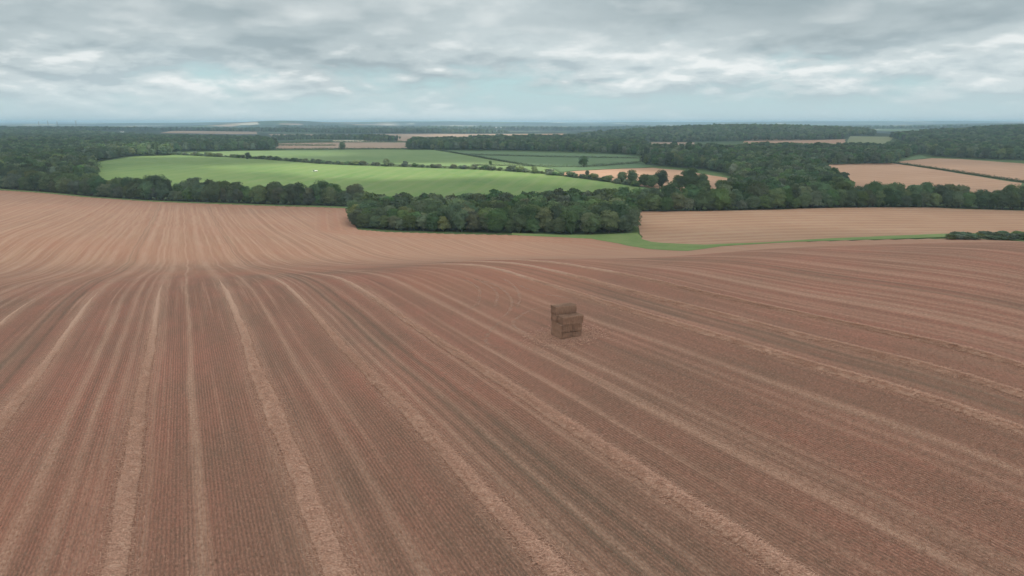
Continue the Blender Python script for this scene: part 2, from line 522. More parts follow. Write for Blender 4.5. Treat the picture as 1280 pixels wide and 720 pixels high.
for k in range(1, 28):      # the same pattern carried on where the photograph only shows it far off
    for s0, sg in ((ss[0], -1), (ss[-1], 1)):
        STRIPE.append((s0 + sg * 8.4 * k, .8, .55, 0))
        STRIPE.append((s0 + sg * (8.4 * k - 3.1), .35, .4, 0))
        STRIPE.append((s0 + sg * (8.4 * k - random.uniform(4.5, 6)), .28, .5, 0))
        STRIPE.append((s0 + sg * (8.4 * k + random.uniform(1, 2.2)), .25, .35, 0))
        if k % 4 == 2:
            STRIPE += [(s0 + sg * (8.4 * k + 2.6) - .95, .3, 0, .5), (s0 + sg * (8.4 * k + 2.6) + .95, .3, 0, .5)]

s_ax = np.concatenate([np.arange(-330, -70, 0.55), np.arange(-70, 110, 0.22), np.arange(110, 420, 0.7)])
t_ax = np.concatenate([np.arange(-160, 170, 2.0), np.arange(170, 900, 4.0)])
sg, tg = np.meshgrid(s_ax, t_ax)
wobble = (vnoise(tg / 24, sg / 90, 3) - .5) * 0.9 + (vnoise(tg / 6, sg / 30, 4) - .5) * 0.22
mx = sg * CRS[0] + tg * ROW[0]; my = sg * CRS[1] + tg * ROW[1]
mz = terrain(mx.ravel(), my.ravel()).reshape(mx.shape)
pale = np.zeros_like(sg); dark = np.zeros_like(sg)
for (s0, hw, p, d) in STRIPE:
    c = np.abs(s_ax - s0) < hw * 2.6 + 1.2
    if not c.any(): continue
    g = np.exp(-(np.abs(sg[:, c] + wobble[:, c] - s0) / (hw * 1.15)) ** 2.4)
    brk = 0.6 + 0.55 * vnoise(tg[:, c] / 14 + s0, sg[:, c] * 0 + s0, 9)
    pale[:, c] = np.maximum(pale[:, c], p * g * np.clip(brk, 0, 1)); dark[:, c] = np.maximum(dark[:, c], d * g)
pale += 0.16 * smooth(.55, .8, fbm(sg / 1.4, tg / 30, 21, 3))
far_ = smooth(115, 330, np.hypot(mx, my) + 0 * mx) * (1 - 0.0)
# headland worked along the far hedge: a redder band
cellx = 0.25 * (mx[:-1, :-1] + mx[1:, :-1] + mx[:-1, 1:] + mx[1:, 1:]); celly = 0.25 * (my[:-1, :-1] + my[1:, :-1] + my[:-1, 1:] + my[1:, 1:])
keep = inside(cellx, celly, MAIN)
ex = np.array(edge)
dist = np.full(mx.shape, 1e9)
sel = my > 300
for k in range(len(ex) - 1):
    p, q = ex[k], ex[k + 1]; d = q - p
    h = np.clip(((mx[sel] - p[0]) * d[0] + (my[sel] - p[1]) * d[1]) / (d @ d), 0, 1)
    dist[sel] = np.minimum(dist[sel], np.hypot(mx[sel] - p[0] - h * d[0], my[sel] - p[1] - h * d[1]))
head = smooth(34, 22, dist)
red = 0.75 * head * (0.6 + 0.4 * np.sin(dist / 1.6)) + (0.55 - 0.3 * far_) * smooth(.52, .68, fbm(mx / 60, my / 60, 31, 3)) * (1 - head)
pale = pale * (1 - head) + 0.35 * smooth(0.6, 0.95, np.sin(dist / 1.4)) * head; dark = dark * (1 - head)
ns = len(s_ax)
ii, jj = np.nonzero(keep)
mf = np.stack([ii * ns + jj, ii * ns + jj + 1, (ii + 1) * ns + jj + 1, (ii + 1) * ns + jj], -1)
used, inv = np.unique(mf.ravel(), return_inverse=True)
flat = lambda a: a.ravel()[used]
rows_z = mz
mv = np.stack([flat(mx), flat(my), flat(mz) + 0.06], -1)
tag(link('stubble_field', mesh_np('stubble_field', mv, inv.reshape(-1, 4), MS, True,
         {'s': flat(sg), 't': flat(tg), 'pale': flat(pale), 'dark': flat(dark), 'far': flat(far_), 'red': flat(red)})),
    'reddish brown cut stubble field striped with pale straw lines', None, None, 'structure')

# ---- the other fields
strip_top = [(700, 294), (760, 293), (796, 291), (803, 299), (815, 302.5), (830, 304), (880, 306), (960, 303), (1040, 298), (1190, 292), (1290, 291)]
f2 = PX((800, 264), (880, 264), (960, 262.5), (1060, 259.5), (1160, 259.5), (1290, 263.5))
F2 = f2 + UY((1400, 600), (1750, 610), (1750, 450), (1400, 440)) + PX((1290, 291), (1190, 292), (1040, 298), (960, 303), (880, 306), (830, 304), (815, 302.5), (803, 299), (797, 290), (797, 277))
M_F2 = m_crop('level_stubble', (0.268, 0.156, 0.097), (0.312, 0.195, 0.125), (0.275, 0.138, 0.085), 0.02, (R(84), 13, 0.6, (0.37, 0.25, 0.165)))
drape('valley_stubble_field', F2, M_F2, 0.10, 9, 'tan stubble field in the valley beyond the green grass strip')
GS = PX(*strip_top) + UY((1400, 440), (1400, 408)) + PX((1290, 297.5), (1190, 296.5), (1100, 299.5), (1000, 302.3), (900, 308.2), (860, 314), (810, 311.5), (770, 304), (740, 298.5), (640, 294), (640, 291))
drape('grass_margin', GS, M_GRASS, 0.16, 4, 'bright green grass margin curving between the two stubble fields')
GB = edge[0:8]
drape('hedge_bank', GB + [(x + 4, y + 9) for x, y in GB[::-1]], M_GRASS, 0.2, 8, 'thin grassy bank at the foot of the long tree belt')
drape('green_field', PX((112, 208), (121, 203), (165, 196), (215, 193.5), (330, 199), (400, 205), (520, 209.5), (640, 214), (700, 220), (760, 228), (835, 238), (838, 246), (640, 252), (440, 249), (250, 240), (170, 238), (118, 232)),
      M_GREEN, 0.2, 14, 'broad light green crop field beyond the tree belt')
drape('upper_green_field', PX((212, 192.5), (300, 188.5), (500, 187), (548, 187.6), (610, 199), (690, 211), (700, 217), (640, 211.5), (520, 206.5), (400, 202), (300, 196)),
      M_GREEN2, 0.2, 22, 'pale green field above the bushy hedgerow')
drape('pasture_field', PX((552, 187.8), (640, 190), (760, 193), (832, 198), (835, 206), (800, 210), (745, 212), (722, 213), (700, 215), (690, 210), (612, 198.6)),
      M_PAST, 0.2, 22, 'dull green pasture divided by thin hedges')
drape('knoll_stubble_field', PX((688, 218.5), (720, 214), (780, 211), (815, 210), (850, 213), (900, 221), (928, 228), (912, 238), (880, 242), (840, 239), (800, 233), (740, 223)),
      M_BROWN, 0.25, 14, 'small pinkish stubble field curving behind round trees')
drape('lower_stubble_field', PX((1018, 206.5), (1060, 205), (1112, 203.8), (1175, 213), (1230, 222), (1275, 229), (1280, 240), (1150, 243), (1065, 240), (1040, 222)),
      M_BROWN, 0.25, 14, 'pink stubble field below the diagonal hedge')
drape('upper_stubble_field', PX((1120, 203.6), (1130, 201), (1165, 198), (1200, 199), (1290, 205.5), (1350, 212), (1560, 220), (1560, 236), (1350, 232), (1290, 229.5), (1240, 221.5), (1180, 212)),
      M_BROWN, 0.25, 14, 'pink stubble field under the wooded hill')
drape('slope_grass', PX((1118, 203), (1150, 193), (1160, 197.6), (1128, 200.6)), M_PAST, 0.2, 16, 'small wedge of grass beside the wooded hill')
for nm, poly, m, lab in [
    ('brown_field', UY((343, 1560), (515, 1560), (512, 2080), (343, 2060)), M_TAN, 'dusky brown field beyond the green fields'),
    ('orange_strip_field', UY((351, 1570), (389, 1570), (389, 1720), (351, 1740)), M_BROWN, 'narrow orange strip field by a hedge'),
    ('wide_tan_field', UY((455, 2250), (560, 2150), (655, 2900), (640, 3650), (460, 3650)), M_TAN, 'wide tan field in front of the far tree line'),
    ('pale_strip_field', UY((416, 2150), (480, 2150), (480, 2330), (416, 2360)), M_PALE, 'pale strip of stubble between two tree lines'),
    ('far_tan_field', UY((200, 3300), (322, 3400), (320, 4150), (230, 4150)), M_TAN, 'tan field beyond the left forest'),
    ('thin_tan_field', UY((345, 2820), (416, 2820), (416, 3350), (335, 3400)), M_TAN, 'thin tan field between distant hedges'),
    ('meadow_strip', UY((368, 2480), (412, 2480), (412, 2600), (366, 2620)), M_GREEN2, 'thin pale meadow strip between distant tree lines'),
    ('valley_tan_field', UY((925, 1700), (1010, 1700), (1060, 1660), (1100, 1620), (1100, 1760), (1056, 1800), (1056, 2240), (930, 2240)), M_BROWN, 'long thin tan field under the wooded ridge'),
    ('slope_meadow', UY((1056, 1800), (1105, 1760), (1120, 2400), (1062, 2500)), M_MEAD, 'yellowish meadow on the ridge slope'),
    ('bright_tan_field', UY((1119, 2700), (1136, 2700), (1137, 3200), (1119, 3200)), M_PALE, 'small bright tan field on the far slope'),
    ('pale_paddock', UY((962, 1360), (1004, 1380), (1004, 1560), (975, 1570)), M_GREEN2, 'pale green paddock among valley trees'),
    ('sliver_field', UY((812, 1500), (870, 1500), (868, 2140), (815, 2140)), M_TAN, 'pale sliver of field in the dark woodland'),
    ('chalk_field', UY((296, 8300), (312, 8250), (325, 8420), (321, 8700), (304, 8640)), M_CHALK, 'pale chalky field on the far left hill'),
    ('chalk_slope_field', UY((348, 8450), (362, 8400), (381, 8480), (374, 8620), (352, 8580)), M_TAN, 'pale field on the right shoulder of the far left hill'),
    ('pink_sliver_field', UY((640, 2500), (712, 2500), (706, 3700), (640, 3700)), M_BROWN, 'pinkish sliver of field in the distant woods')]:
    drape(nm, poly, m, 0.35, 40, lab)

# ------------------------------------------------------------------ tree meshes
def blob(rad, seed, lump=0.16, lat=9, lon=12):
    """lumpy closed hull"""
    v = [(0, 0, rad[2])]
    for i in range(1, lat):
        ph = math.pi * i / lat
        for j in range(lon):
            a = 2 * math.pi * j / lon
            d = Vector((math.sin(ph) * math.cos(a), math.sin(ph) * math.sin(a), math.cos(ph)))
            k = 1 + lump * (math.sin(3.1 * d.x + seed) * math.cos(2.7 * d.y + 1.7 * seed) + math.sin(4.3 * d.z + 2.1 * d.x - seed))
            v.append((d.x * rad[0] * k, d.y * rad[1] * k, d.z * rad[2] * k))
    v.append((0, 0, -rad[2]))
    f = []
    for j in range(lon):
        j2 = (j + 1) % lon
        f.append((0, 1 + j, 1 + j2, 1 + j2))
        for i in range(lat - 2):
            a = 1 + i * lon
            f.append((a + j, a + lon + j, a + lon + j2, a + j2))
        b = 1 + (lat - 2) * lon
        f.append((b + j, len(v) - 1, b + j2, b + j2))
    return np.array(v), f


def crown_np(seed, w, h, base, nlobe, nleaf, leaf, skirt=False):
    """leafy crown: many leaf sprays over rounded clumps; returns verts, quads, lobe tint"""
    g = np.random.default_rng(seed)
    V, Q, A = [], [], []
    cz = base + (h - base) * (0.46 if skirt else 0.5)
    rz = (h - base) / 2
    k = 0
    for l in range(nlobe):
        # clump centres spread over the upper shell and through the volume
        zz = g.uniform(-0.85, 0.95) if skirt else g.uniform(-0.75, 0.95)
        an = l * 2.399963 + g.uniform(-.5, .5)
        prof = math.sqrt(max(0.05, 1 - zz * zz)) if zz > 0 or not skirt else 0.92
        rad = g.uniform(0.52, 0.80) * prof
        c = np.array([math.cos(an) * rad * w, math.sin(an) * rad * w, cz + zz * rz * 0.78])
        lr = w * g.uniform(0.28, 0.46)
        tint = g.uniform(0, 1)
        d = g.normal(size=(nleaf, 3)); d /= np.linalg.norm(d, axis=1)[:, None]
        d[:, 2] = np.abs(d[:, 2]) * 0.9 + d[:, 2] * 0.1 - 0.12
        p = c + d * lr * g.uniform(0.72, 1.06, (nleaf, 1)) * np.array([1, 1, 0.82])
        nrm = d + g.normal(size=(nleaf, 3)) * 0.45; nrm /= np.linalg.norm(nrm, axis=1)[:, None]
        t = np.cross(nrm, g.normal(size=(nleaf, 3))); t /= np.linalg.norm(t, axis=1)[:, None] + 1e-9
        b = np.cross(nrm, t)
        s1 = leaf * g.uniform(0.6, 1.25, (nleaf, 1)); s2 = leaf * g.uniform(0.4, 0.85, (nleaf, 1))
        quad = np.stack([p - t * s1, p - b * s2, p + t * s1, p + b * s2], 1)
        V.append(quad.reshape(-1, 3)); Q.append(np.arange(nleaf * 4).reshape(-1, 4) + k); k += nleaf * 4
        A.append(np.full(nleaf * 4, tint) + g.uniform(-.2, .2, nleaf * 4))
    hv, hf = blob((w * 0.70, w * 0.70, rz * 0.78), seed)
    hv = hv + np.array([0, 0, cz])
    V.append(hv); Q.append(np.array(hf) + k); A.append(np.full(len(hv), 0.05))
    return np.concatenate(V), np.concatenate(Q), np.clip(np.concatenate(A), 0, 1)


def quads_tris(Q):
    return [tuple(dict.fromkeys(q)) for q in Q.tolist()]


def crown_mesh(name, mat, *a, **k):
    v, q, t = crown_np(*a, **k)
    me = bpy.data.meshes.new(name)
    me.from_pydata(v.tolist(), [], quads_tris(q))
    at = me.attributes.new('lobe', 'FLOAT', 'POINT'); at.data.foreach_set('value', t.astype(np.float32))
    me.materials.append(mat); me.update()
    return me


def tube(bm, p0, p1, r0, r1, n=8):
    p0 = Vector(p0); p1 = Vector(p1)
    d = (p1 - p0).normalized(); a = d.orthogonal().normalized(); b = d.cross(a)
    ring = []
    for p, r in ((p0, r0), (p1, r1)):
        ring.append([bm.verts.new(p + (a * math.cos(2 * math.pi * k / n) + b * math.sin(2 * math.pi * k / n)) * r) for k in range(n)])
    for k in range(n):
        bm.faces.new((ring[0][k], ring[0][(k + 1) % n], ring[1][(k + 1) % n], ring[1][k]))
    bm.faces.new(ring[1]); bm.faces.new(ring[0][::-1])


def trunk_mesh(name, seed, w, h):
    g = random.Random(seed)
    bm = bmesh.new()
    r = 0.028 * h
    tube(bm, (0, 0, -0.6), (0, 0, 0.5), r * 1.5, r * 1.05)
    tube(bm, (0, 0, 0.5), (g.uniform(-.3, .3), g.uniform(-.3, .3), h * 0.45), r * 1.05, r * 0.7)
    for k in range(6):
        a = k * 1.05 + g.uniform(-.3, .3); z0 = h * g.uniform(.28, .45)
        tube(bm, (0, 0, z0), (math.cos(a) * w * .6, math.sin(a) * w * .6, z0 + h * g.uniform(.15, .35)), r * .5, r * .12, 6)
    me = bpy.data.meshes.new(name); bm.to_mesh(me); bm.free()
    me.materials.append(M_BARK)
    return me


PROTO = []   # (shape word, leaf index, crown mesh, trunk mesh, width, height)
spec = [('round', 0, 6.4, 15, .2), ('broad', 1, 7.4, 15, .2), ('tall', 0, 5.6, 18, .3), ('round', 2, 6.2, 14, .1), ('tall', 1, 6.0, 17.5, .2), ('low', 1, 6.2, 10.5, 0),
        ('broad', 0, 7.4, 16, .2), ('low', 3, 5.8, 10, 0), ('round', 1, 6.2, 14.5, .1), ('slender', 3, 4.4, 16, .2), ('broad', 2, 7.2, 14.5, .1), ('round', 3, 6.0, 13, .1)]
for k, (w_, li, cw, ch, cb) in enumerate(spec):
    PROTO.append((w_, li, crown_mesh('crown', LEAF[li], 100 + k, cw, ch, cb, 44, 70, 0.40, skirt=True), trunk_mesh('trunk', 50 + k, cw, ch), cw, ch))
N_TREE = [0]


def tree(x, y, k, scl, label, group, cat='tree', name='broadleaf_tree', zs=1.0):
    w_, li, cm, tm, cw, ch = PROTO[k]
    o = link(name, None, None, (x, y, Z(x, y) - 0.05))
    o.rotation_euler = (0, 0, random.uniform(0, 6.28)); o.scale = (scl, scl, scl * zs)
    tag(o, label, cat, group)
    link('trunk', tm, o); link('crown', cm, o)
    N_TREE[0] += 1
    return o


def along(line, step, jit):
    """points every step metres along a polyline"""
    out = []; carry = 0
    for k in range(len(line) - 1):
        p = np.array(line[k], float); q = np.array(line[k + 1], float); L = np.linalg.norm(q - p)
        d = carry
        while d < L:
            out.append(p + (q - p) * d / L); d += step * random.uniform(1 - jit, 1 + jit)
        carry = d - L
    return out


TAKEN = []


def row_of_trees(line, step, back, kinds, scl, place, group, jit=0.3, sidej=1.8):
    pts = along(line, step, jit)
    pts.sort(key=lambda p: p[0] / p[1])
    for n, p in enumerate(pts, 1):
        k = random.choice(kinds)
        x = p[0] + random.uniform(-sidej, sidej) + back * p[0] / p[1]; y = p[1] + back + random.uniform(-sidej, sidej)
        w_, li = PROTO[k][0], PROTO[k][1]
        tree(x, y, k, scl * random.uniform(.74, 1.2), f'{w_} {LEAF_NAME[li]} tree, {nth(n)} from the left in {place}', group)
        TAKEN.append((x, y))


ALL = list(range(12)); BIG = [0, 1, 2, 3, 4, 6, 6, 8, 10, 11]; EDGEK = [0, 1, 3, 5, 6, 8, 10, 11, 7]
left_line = PX((-14, 234.5), (0, 236), (60, 240), (100, 244), (200, 250.5), (300, 254), (400, 257), (448, 258.5))
row_of_trees(left_line, 8.6, 4, EDGEK, 1.16, 'the front row of the left belt', 'trees of the long belt behind the stubble')
row_of_trees(left_line, 8.8, 13, BIG, 1.34, 'the back row of the left belt', 'trees of the long belt behind the stubble')
cop_front = PX((446, 284), (480, 287), (560, 290), (640, 291.2), (700, 292.2), (750, 292.6), (790, 291))
copse_rows = ['front', 'second', 'third', 'fourth', 'fifth', 'sixth']
for r_ in range(5):
    row_of_trees(cop_front, 8.6 if r_ < 2 else 9.4, 3 + 8.5 * r_, EDGEK if r_ == 0 else BIG, 0.98 if r_ == 0 else 1.08, f'the {copse_rows[r_]} row of the copse', 'trees of the copse in the field')
right_line = PX((762, 266.5), (800, 265.2), (880, 264), (960, 262), (1060, 259.3), (1160, 259), (1240, 261.5), (1300, 263.5))
row_of_trees(right_line, 9.0, 4, EDGEK, 1.08, 'the front row of the right belt', 'trees of the belt along the valley field')
row_of_trees(right_line, 9.4, 13, BIG, 1.3, 'the back row of the right belt', 'trees of the belt along the valley field')
# trees that stand by themselves
for (u, v, k, hpx, lab) in [(777, 229, 8, 13, 'left of two round trees on the edge of the pinkish knoll'), (790, 229, 0, 15, 'right of two round trees on the edge of the pinkish knoll'),
                            (806, 233, 5, 13, 'low bushy tree between the round pair and the tall knoll trees'), (826, 233, 6, 18, 'big dome shaped tree left of the largest knoll clump'),
                            (815, 234, 1, 14, 'low tree leaning against the dome shaped knoll tree'), (848, 236, 10, 15, 'shorter tree at the left foot of the largest knoll clump'),
                            (862, 237, 6, 24, 'tallest dark tree of the largest knoll clump'), (876, 237, 0, 18, 'dark tree on the right shoulder of the largest knoll clump'),
                            (899, 238, 8, 12, 'small round tree standing alone right of the knoll clump'), (914, 235, 3, 10, 'small round tree at the right tip of the pinkish field'),
                            (729, 208.5, 6, 12, 'lone dark oak on the pasture hedge'), (668, 217, 3, 8, 'small pale tree at the left tip of the pinkish field'),
                            (734, 219.5, 8, 6, 'small bushy tree on the lower edge of the pinkish field'), (483, 208, 8, 9, 'taller tree standing up from the middle of the hedgerow'),
                            (613, 206, 8, 4.5, 'tiny tree on the thin hedge above the sunlit strip'), (310, 199, 6, 7.5, 'darkest round tree on the left part of the hedgerow'),
                            (428, 186.5, 1, 8, 'round tree on the brown field edge'), (967, 207, 6, 11, 'dark round tree on the crest of the wooded slope')]:
    x, y = W(u, v)
    scl = hpx / F * y * 1.2 / PROTO[k][5]
    tree(x, y, k, scl, lab, 'single field trees')

# hedgerow bushes on the green field
BUSH = [crown_mesh('hedgerow_bush', LEAF[[1, 2, 3, 1, 2, 3][k]], 300 + k, 2.6, 4.0 + 0.7 * (k % 3), 0.0, 20, 46, 0.34, skirt=True) for k in range(6)]
hl = PX((206, 193), (260, 195.6), (330, 199.2), (400, 204.5), (520, 209), (600, 212), (650, 215), (690, 217.5))
hedge_lines = []
lowl = PX((690, 218.8), (740, 223.5), (800, 233.5))
for line, st_, where in ((hl, 8.2, 'the long green field hedgerow'), (lowl, 8.5, 'the hedge below the pinkish field')):
    pts = sorted(along(line, st_, 0.45), key=lambda p: p[0] / p[1])
    for n, p in enumerate(pts, 1):
        k = random.randrange(6)
        x, y = p[0] + random.uniform(-2, 2), p[1] + random.uniform(-2.5, 2.5)
        o = link('hedgerow_bush', BUSH[k], None, (x, y, Z(x, y)))
        s_ = random.choice((random.uniform(.6, 1.0), random.uniform(.9, 1.4), random.uniform(1.2, 1.8))); o.scale = (s_ * random.uniform(1.2, 1.8), s_ * random.uniform(1.2, 1.6), s_); o.rotation_euler = (0, 0, random.uniform(0, 6.28))
        tag(o, f'{LEAF_NAME[[1, 2, 3, 1, 2, 3][k]]} bush, {nth(n)} from the left in {where}', 'bush', 'bushes of ' + where)


# thin hedges and far tree lines: one leafy strip each
def hedge(name, line, w, h, label, mat, leaf=0.5, per=3.0, cat='hedge'):
    g = np.random.default_rng(abs(hash(label)) % 1000 if False else len(label) * 7 + int(line[0][0]) % 97)
    P_, Q_, A_ = [], [], []; k = 0
    pts = along(line, w * 0.55, 0.25)
    for p in pts:
        n = int(per * 8)
        hh = h * g.uniform(.6, 1.25)
        d = g.normal(size=(n, 3)); d /= np.linalg.norm(d, axis=1)[:, None]; d[:, 2] = np.abs(d[:, 2])
        z0 = Z(p[0], p[1])
        q = np.array([p[0], p[1], z0]) + d * np.array([w * .6, w * .6, hh]) * g.uniform(.75, 1.05, (n, 1))
        nr_ = d + g.normal(size=(n, 3)) * .4; nr_ /= np.linalg.norm(nr_, axis=1)[:, None]
        t = np.cross(nr_, g.normal(size=(n, 3))); t /= np.linalg.norm(t, axis=1)[:, None] + 1e-9
        b = np.cross(nr_, t); s = leaf * g.uniform(.6, 1.2, (n, 1))
        P_.append(np.stack([q - t * s, q - b * s * .7, q + t * s, q + b * s * .7], 1).reshape(-1, 3))
        Q_.append(np.arange(n * 4).reshape(-1, 4) + k); k += n * 4
        A_.append(np.full(n * 4, g.uniform(0, 1)))
    o = link(name, mesh_np(name, np.concatenate(P_), np.concatenate(Q_), mat, False, {'lobe': np.concatenate(A_)}))
    return tag(o, label, cat)


hedge('hedge', PX((1112, 203.6), (1175, 212.4), (1235, 221.5), (1285, 229)), 3.4, 3.6, 'trimmed dark hedge running diagonally between two pink stubble fields', LEAF[0], .6, 4)
hedge('hedge', PX((545, 187.8), (610, 199), (660, 207.5), (668, 208.6)), 3.0, 3.2, 'thin dark hedge slanting down across the green fields', LEAF[0], .7, 3)
hedge('hedge', PX((590, 207.2), (640, 207.6), (700, 209), (730, 209), (760, 207), (800, 204)), 3.5, 4.0, 'ragged hedge running past the lone dark oak', LEAF[0], .7, 3)
hedge('hedge', PX((588, 193.8), (640, 195.2), (700, 196.6), (760, 197.6), (830, 198.8)), 3.0, 3.2, 'thin straight hedge across the middle of the dull pasture', LEAF[0], .7, 3)
hedge('hedge', UY((343, 1545), (420, 1550), (515, 1550)), 5, 3.0, 'low dark hedge along the top of the pale green field', LEAF[0], .9, 3)
hedge('hedge', UY((345, 2110), (420, 2120), (510, 2105)), 7, 5.0, 'dark hedge on the far edge of the dusky brown field', LEAF[0], 1.2, 3)
hedge('hedge', UY((346, 1780), (400, 1770), (420, 1780)), 7, 5.5, 'bushy dark hedge behind the narrow orange strip', LEAF[0], 1.2, 3)

hedge('hedge', hl, 3.2, 2.6, 'low continuous hedge bottom under the bushes of the long hedgerow', LEAF[1], .6, 3)
hedge('hedge', lowl, 3.0, 2.4, 'low hedge bottom along the lower edge of the pinkish field', LEAF[1], .6, 3)
# scrub island on the brow
sx = [W(1190, 302)[0], W(1300, 302)[0]]
pts = [WY(1190 + q * 3.6 + random.uniform(-2, 2), 392 + random.uniform(0, 26)) for q in range(40)]
for n, (x, y) in enumerate(sorted(pts, key=lambda p: p[0] / p[1])[:40], 1):
    k = random.randrange(6)
    o = link('scrub_bush', BUSH[k], None, (x, y, Z(x, y)))
    s_ = random.uniform(.75, 1.1); o.scale = (s_ * 1.6, s_ * 1.6, s_ * .66); o.rotation_euler = (0, 0, random.uniform(0, 6.28))
    tag(o, f'{LEAF_NAME[[1, 2, 3, 1, 2, 3][k]]} scrub bush, {nth(n)} from the left in the thicket on the grass strip', 'bush', 'scrub thicket on the grass strip')

# ------------------------------------------------------------------ woods that read as one mass
WCOL = bpy.data.collections.new('wood_crowns')
for k in range(8):
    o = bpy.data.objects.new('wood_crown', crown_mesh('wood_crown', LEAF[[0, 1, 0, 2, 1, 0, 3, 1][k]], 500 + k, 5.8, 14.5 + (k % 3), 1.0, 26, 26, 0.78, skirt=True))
    WCOL.objects.link(o)


def wood_group():
    ng = bpy.data.node_groups.new('scatter_crowns', 'GeometryNodeTree')
    ng.interface.new_socket('Geometry', in_out='INPUT', socket_type='NodeSocketGeometry')
    ng.interface.new_socket('Geometry', in_out='OUTPUT', socket_type='NodeSocketGeometry')
    N = ng.nodes.new; L = ng.links.new
    gi = N('NodeGroupInput'); go = N('NodeGroupOutput')
    ci = N('GeometryNodeCollectionInfo'); ci.inputs['Collection'].default_value = WCOL
    ci.inputs['Separate Children'].default_value = True; ci.inputs['Reset Children'].default_value = True
    ip = N('GeometryNodeInstanceOnPoints'); ip.inputs['Pick Instance'].default_value = True
    def at(nm, typ):
        a = N('GeometryNodeInputNamedAttribute'); a.data_type = typ; a.inputs['Name'].default_value = nm
        return a.outputs['Attribute']
    cr = N('ShaderNodeCombineXYZ'); L(at('rz', 'FLOAT'), cr.inputs[2])
    L(gi.outputs[0], ip.inputs['Points']); L(ci.outputs[0], ip.inputs['Instance'])
    L(at('pick', 'INT'), ip.inputs['Instance Index']); L(cr.outputs[0], ip.inputs['Rotation']); L(at('scl', 'FLOAT'), ip.inputs['Scale'])
    L(ip.outputs[0], go.inputs[0])
    return ng


WG = wood_group()


def wood(name, poly, step, scl, label, avoid=0.0):
    px = [p[0] for p in poly]; py = [p[1] for p in poly]
    X, Y = np.meshgrid(np.arange(min(px), max(px), step), np.arange(min(py), max(py), step))
    X = (X + rng.uniform(-.4, .4, X.shape) * step).ravel(); Y = (Y + rng.uniform(-.4, .4, Y.shape) * step).ravel()
    k = inside(X, Y, poly); X, Y = X[k], Y[k]
    if avoid and TAKEN:
        T = np.array(TAKEN)
        d = np.min(np.hypot(X[:, None] - T[None, :, 0], Y[:, None] - T[None, :, 1]), 1)
        X, Y = X[d > avoid], Y[d > avoid]
    n = len(X)
    me = bpy.data.meshes.new(name)
    me.vertices.add(n); me.vertices.foreach_set('co', np.stack([X, Y, terrain(X, Y)], -1).astype(np.float32).ravel())
    a = me.attributes.new('scl', 'FLOAT', 'POINT'); a.data.foreach_set('value', (scl * rng.uniform(.7, 1.3, n) * (0.85 + 0.3 * fbm(X / 90, Y / 90, 77, 2))).astype(np.float32))
    a = me.attributes.new('rz', 'FLOAT', 'POINT'); a.data.foreach_set('value', rng.uniform(0, 6.28, n).astype(np.float32))
    a = me.attributes.new('pick', 'INT', 'POINT'); a.data.foreach_set('value', rng.integers(0, 8, n).astype(np.int32))
    o = link(name, me)
    md = o.modifiers.new('crowns', 'NODES'); md.node_group = WG
    tag(o, label, 'woodland', None, 'stuff')
    print('WOOD', name, n)


cf = [np.array(p) for p in cop_front]
cop_poly = [tuple(p + np.array([p[0] / p[1] * 45, 45])) for p in cf] + UY((786, 590), (700, 600), (560, 600), (470, 600), (440, 575))
wood('woodland', cop_poly, 9.0, 1.08, 'dark interior of the copse behind its front rows', 6.0)
wood('woodland', UY((-620, 640), (-260, 690), (-20, 718), (60, 712), (108, 705), (118, 790), (116, 1060), (160, 1245), (212, 1270), (214, 1430), (345, 1500), (345, 1900), (322, 2300), (200, 2600), (80, 3300), (-620, 3300)), 11.5, 1.15, 'large grey green forest filling the left side', 8.0)
wood('woodland', UY((-620, 3250), (100, 3300), (180, 4300), (90, 4700), (-620, 4600)), 18, 1.15, 'dark forest crest under the masts on the skyline')
wood('woodland', UY((-100, 4250), (220, 4250), (345, 3850), (500, 3800), (600, 3700), (640, 3900), (500, 4500), (345, 4600), (100, 5000)), 22, 1.35, 'long dark tree line across the middle distance')
wood('woodland', UY((510, 1520), (560, 1500), (660, 1480), (690, 1640), (640, 1900), (515, 1960)), 11.5, 1.15, 'square edged dark wood above the green fields')
wood('woodland', UY((575, 1900), (660, 1800), (720, 2000), (720, 2350), (600, 2250)), 13, 1.1, 'dark wood strip behind the square edged wood')
wood('woodland', UY((456, 2200), (497, 2180), (485, 2450), (458, 2500)), 12, .95, 'small flat topped spinney beside the wide tan field')
wood('woodland', UY((340, 2420), (500, 2440), (500, 2480), (340, 2470)), 13, .75, 'thin tree line above the meadow strip')
wood('woodland', UY((340, 2700), (420, 2680), (470, 2660), (470, 2790), (340, 2790)), 14, .9, 'tree line in front of the thin tan field')
wood('woodland', UY((640, 1500), (775, 1330), (830, 1200), (960, 1180), (1000, 1350), (930, 1420), (870, 1440), (812, 1450), (800, 2000), (760, 2380), (690, 2300), (640, 2350)), 12.5, 1.05, 'dark wooded expanse right of the pastures')
wood('woodland', UY((740, 2500), (830, 2150), (935, 2240), (1054, 2240), (1060, 2560), (1095, 2500), (1080, 3250), (1060, 3500), (900, 3600), (800, 3000), (720, 2700)), 15, 1.15, 'long wooded ridge on the skyline')
wood('woodland', UY((962, 1180), (1010, 1105), (1112, 1110), (1135, 1260), (1175, 1500), (1125, 1700), (1105, 1540), (1008, 1540), (930, 1480), (940, 1300)), 12, 1.05, 'valley woodland behind the pink stubble field')
wood('woodland', UY((905, 640), (918, 800), (930, 880), (905, 960), (860, 1030), (815, 1068), (800, 1100), (835, 1150), (965, 1130), (1016, 1040), (1040, 880), (1062, 700), (1060, 600), (960, 590)), 9.5, 1.1, 'humped green wood on the slope behind the right belt', 6.5)
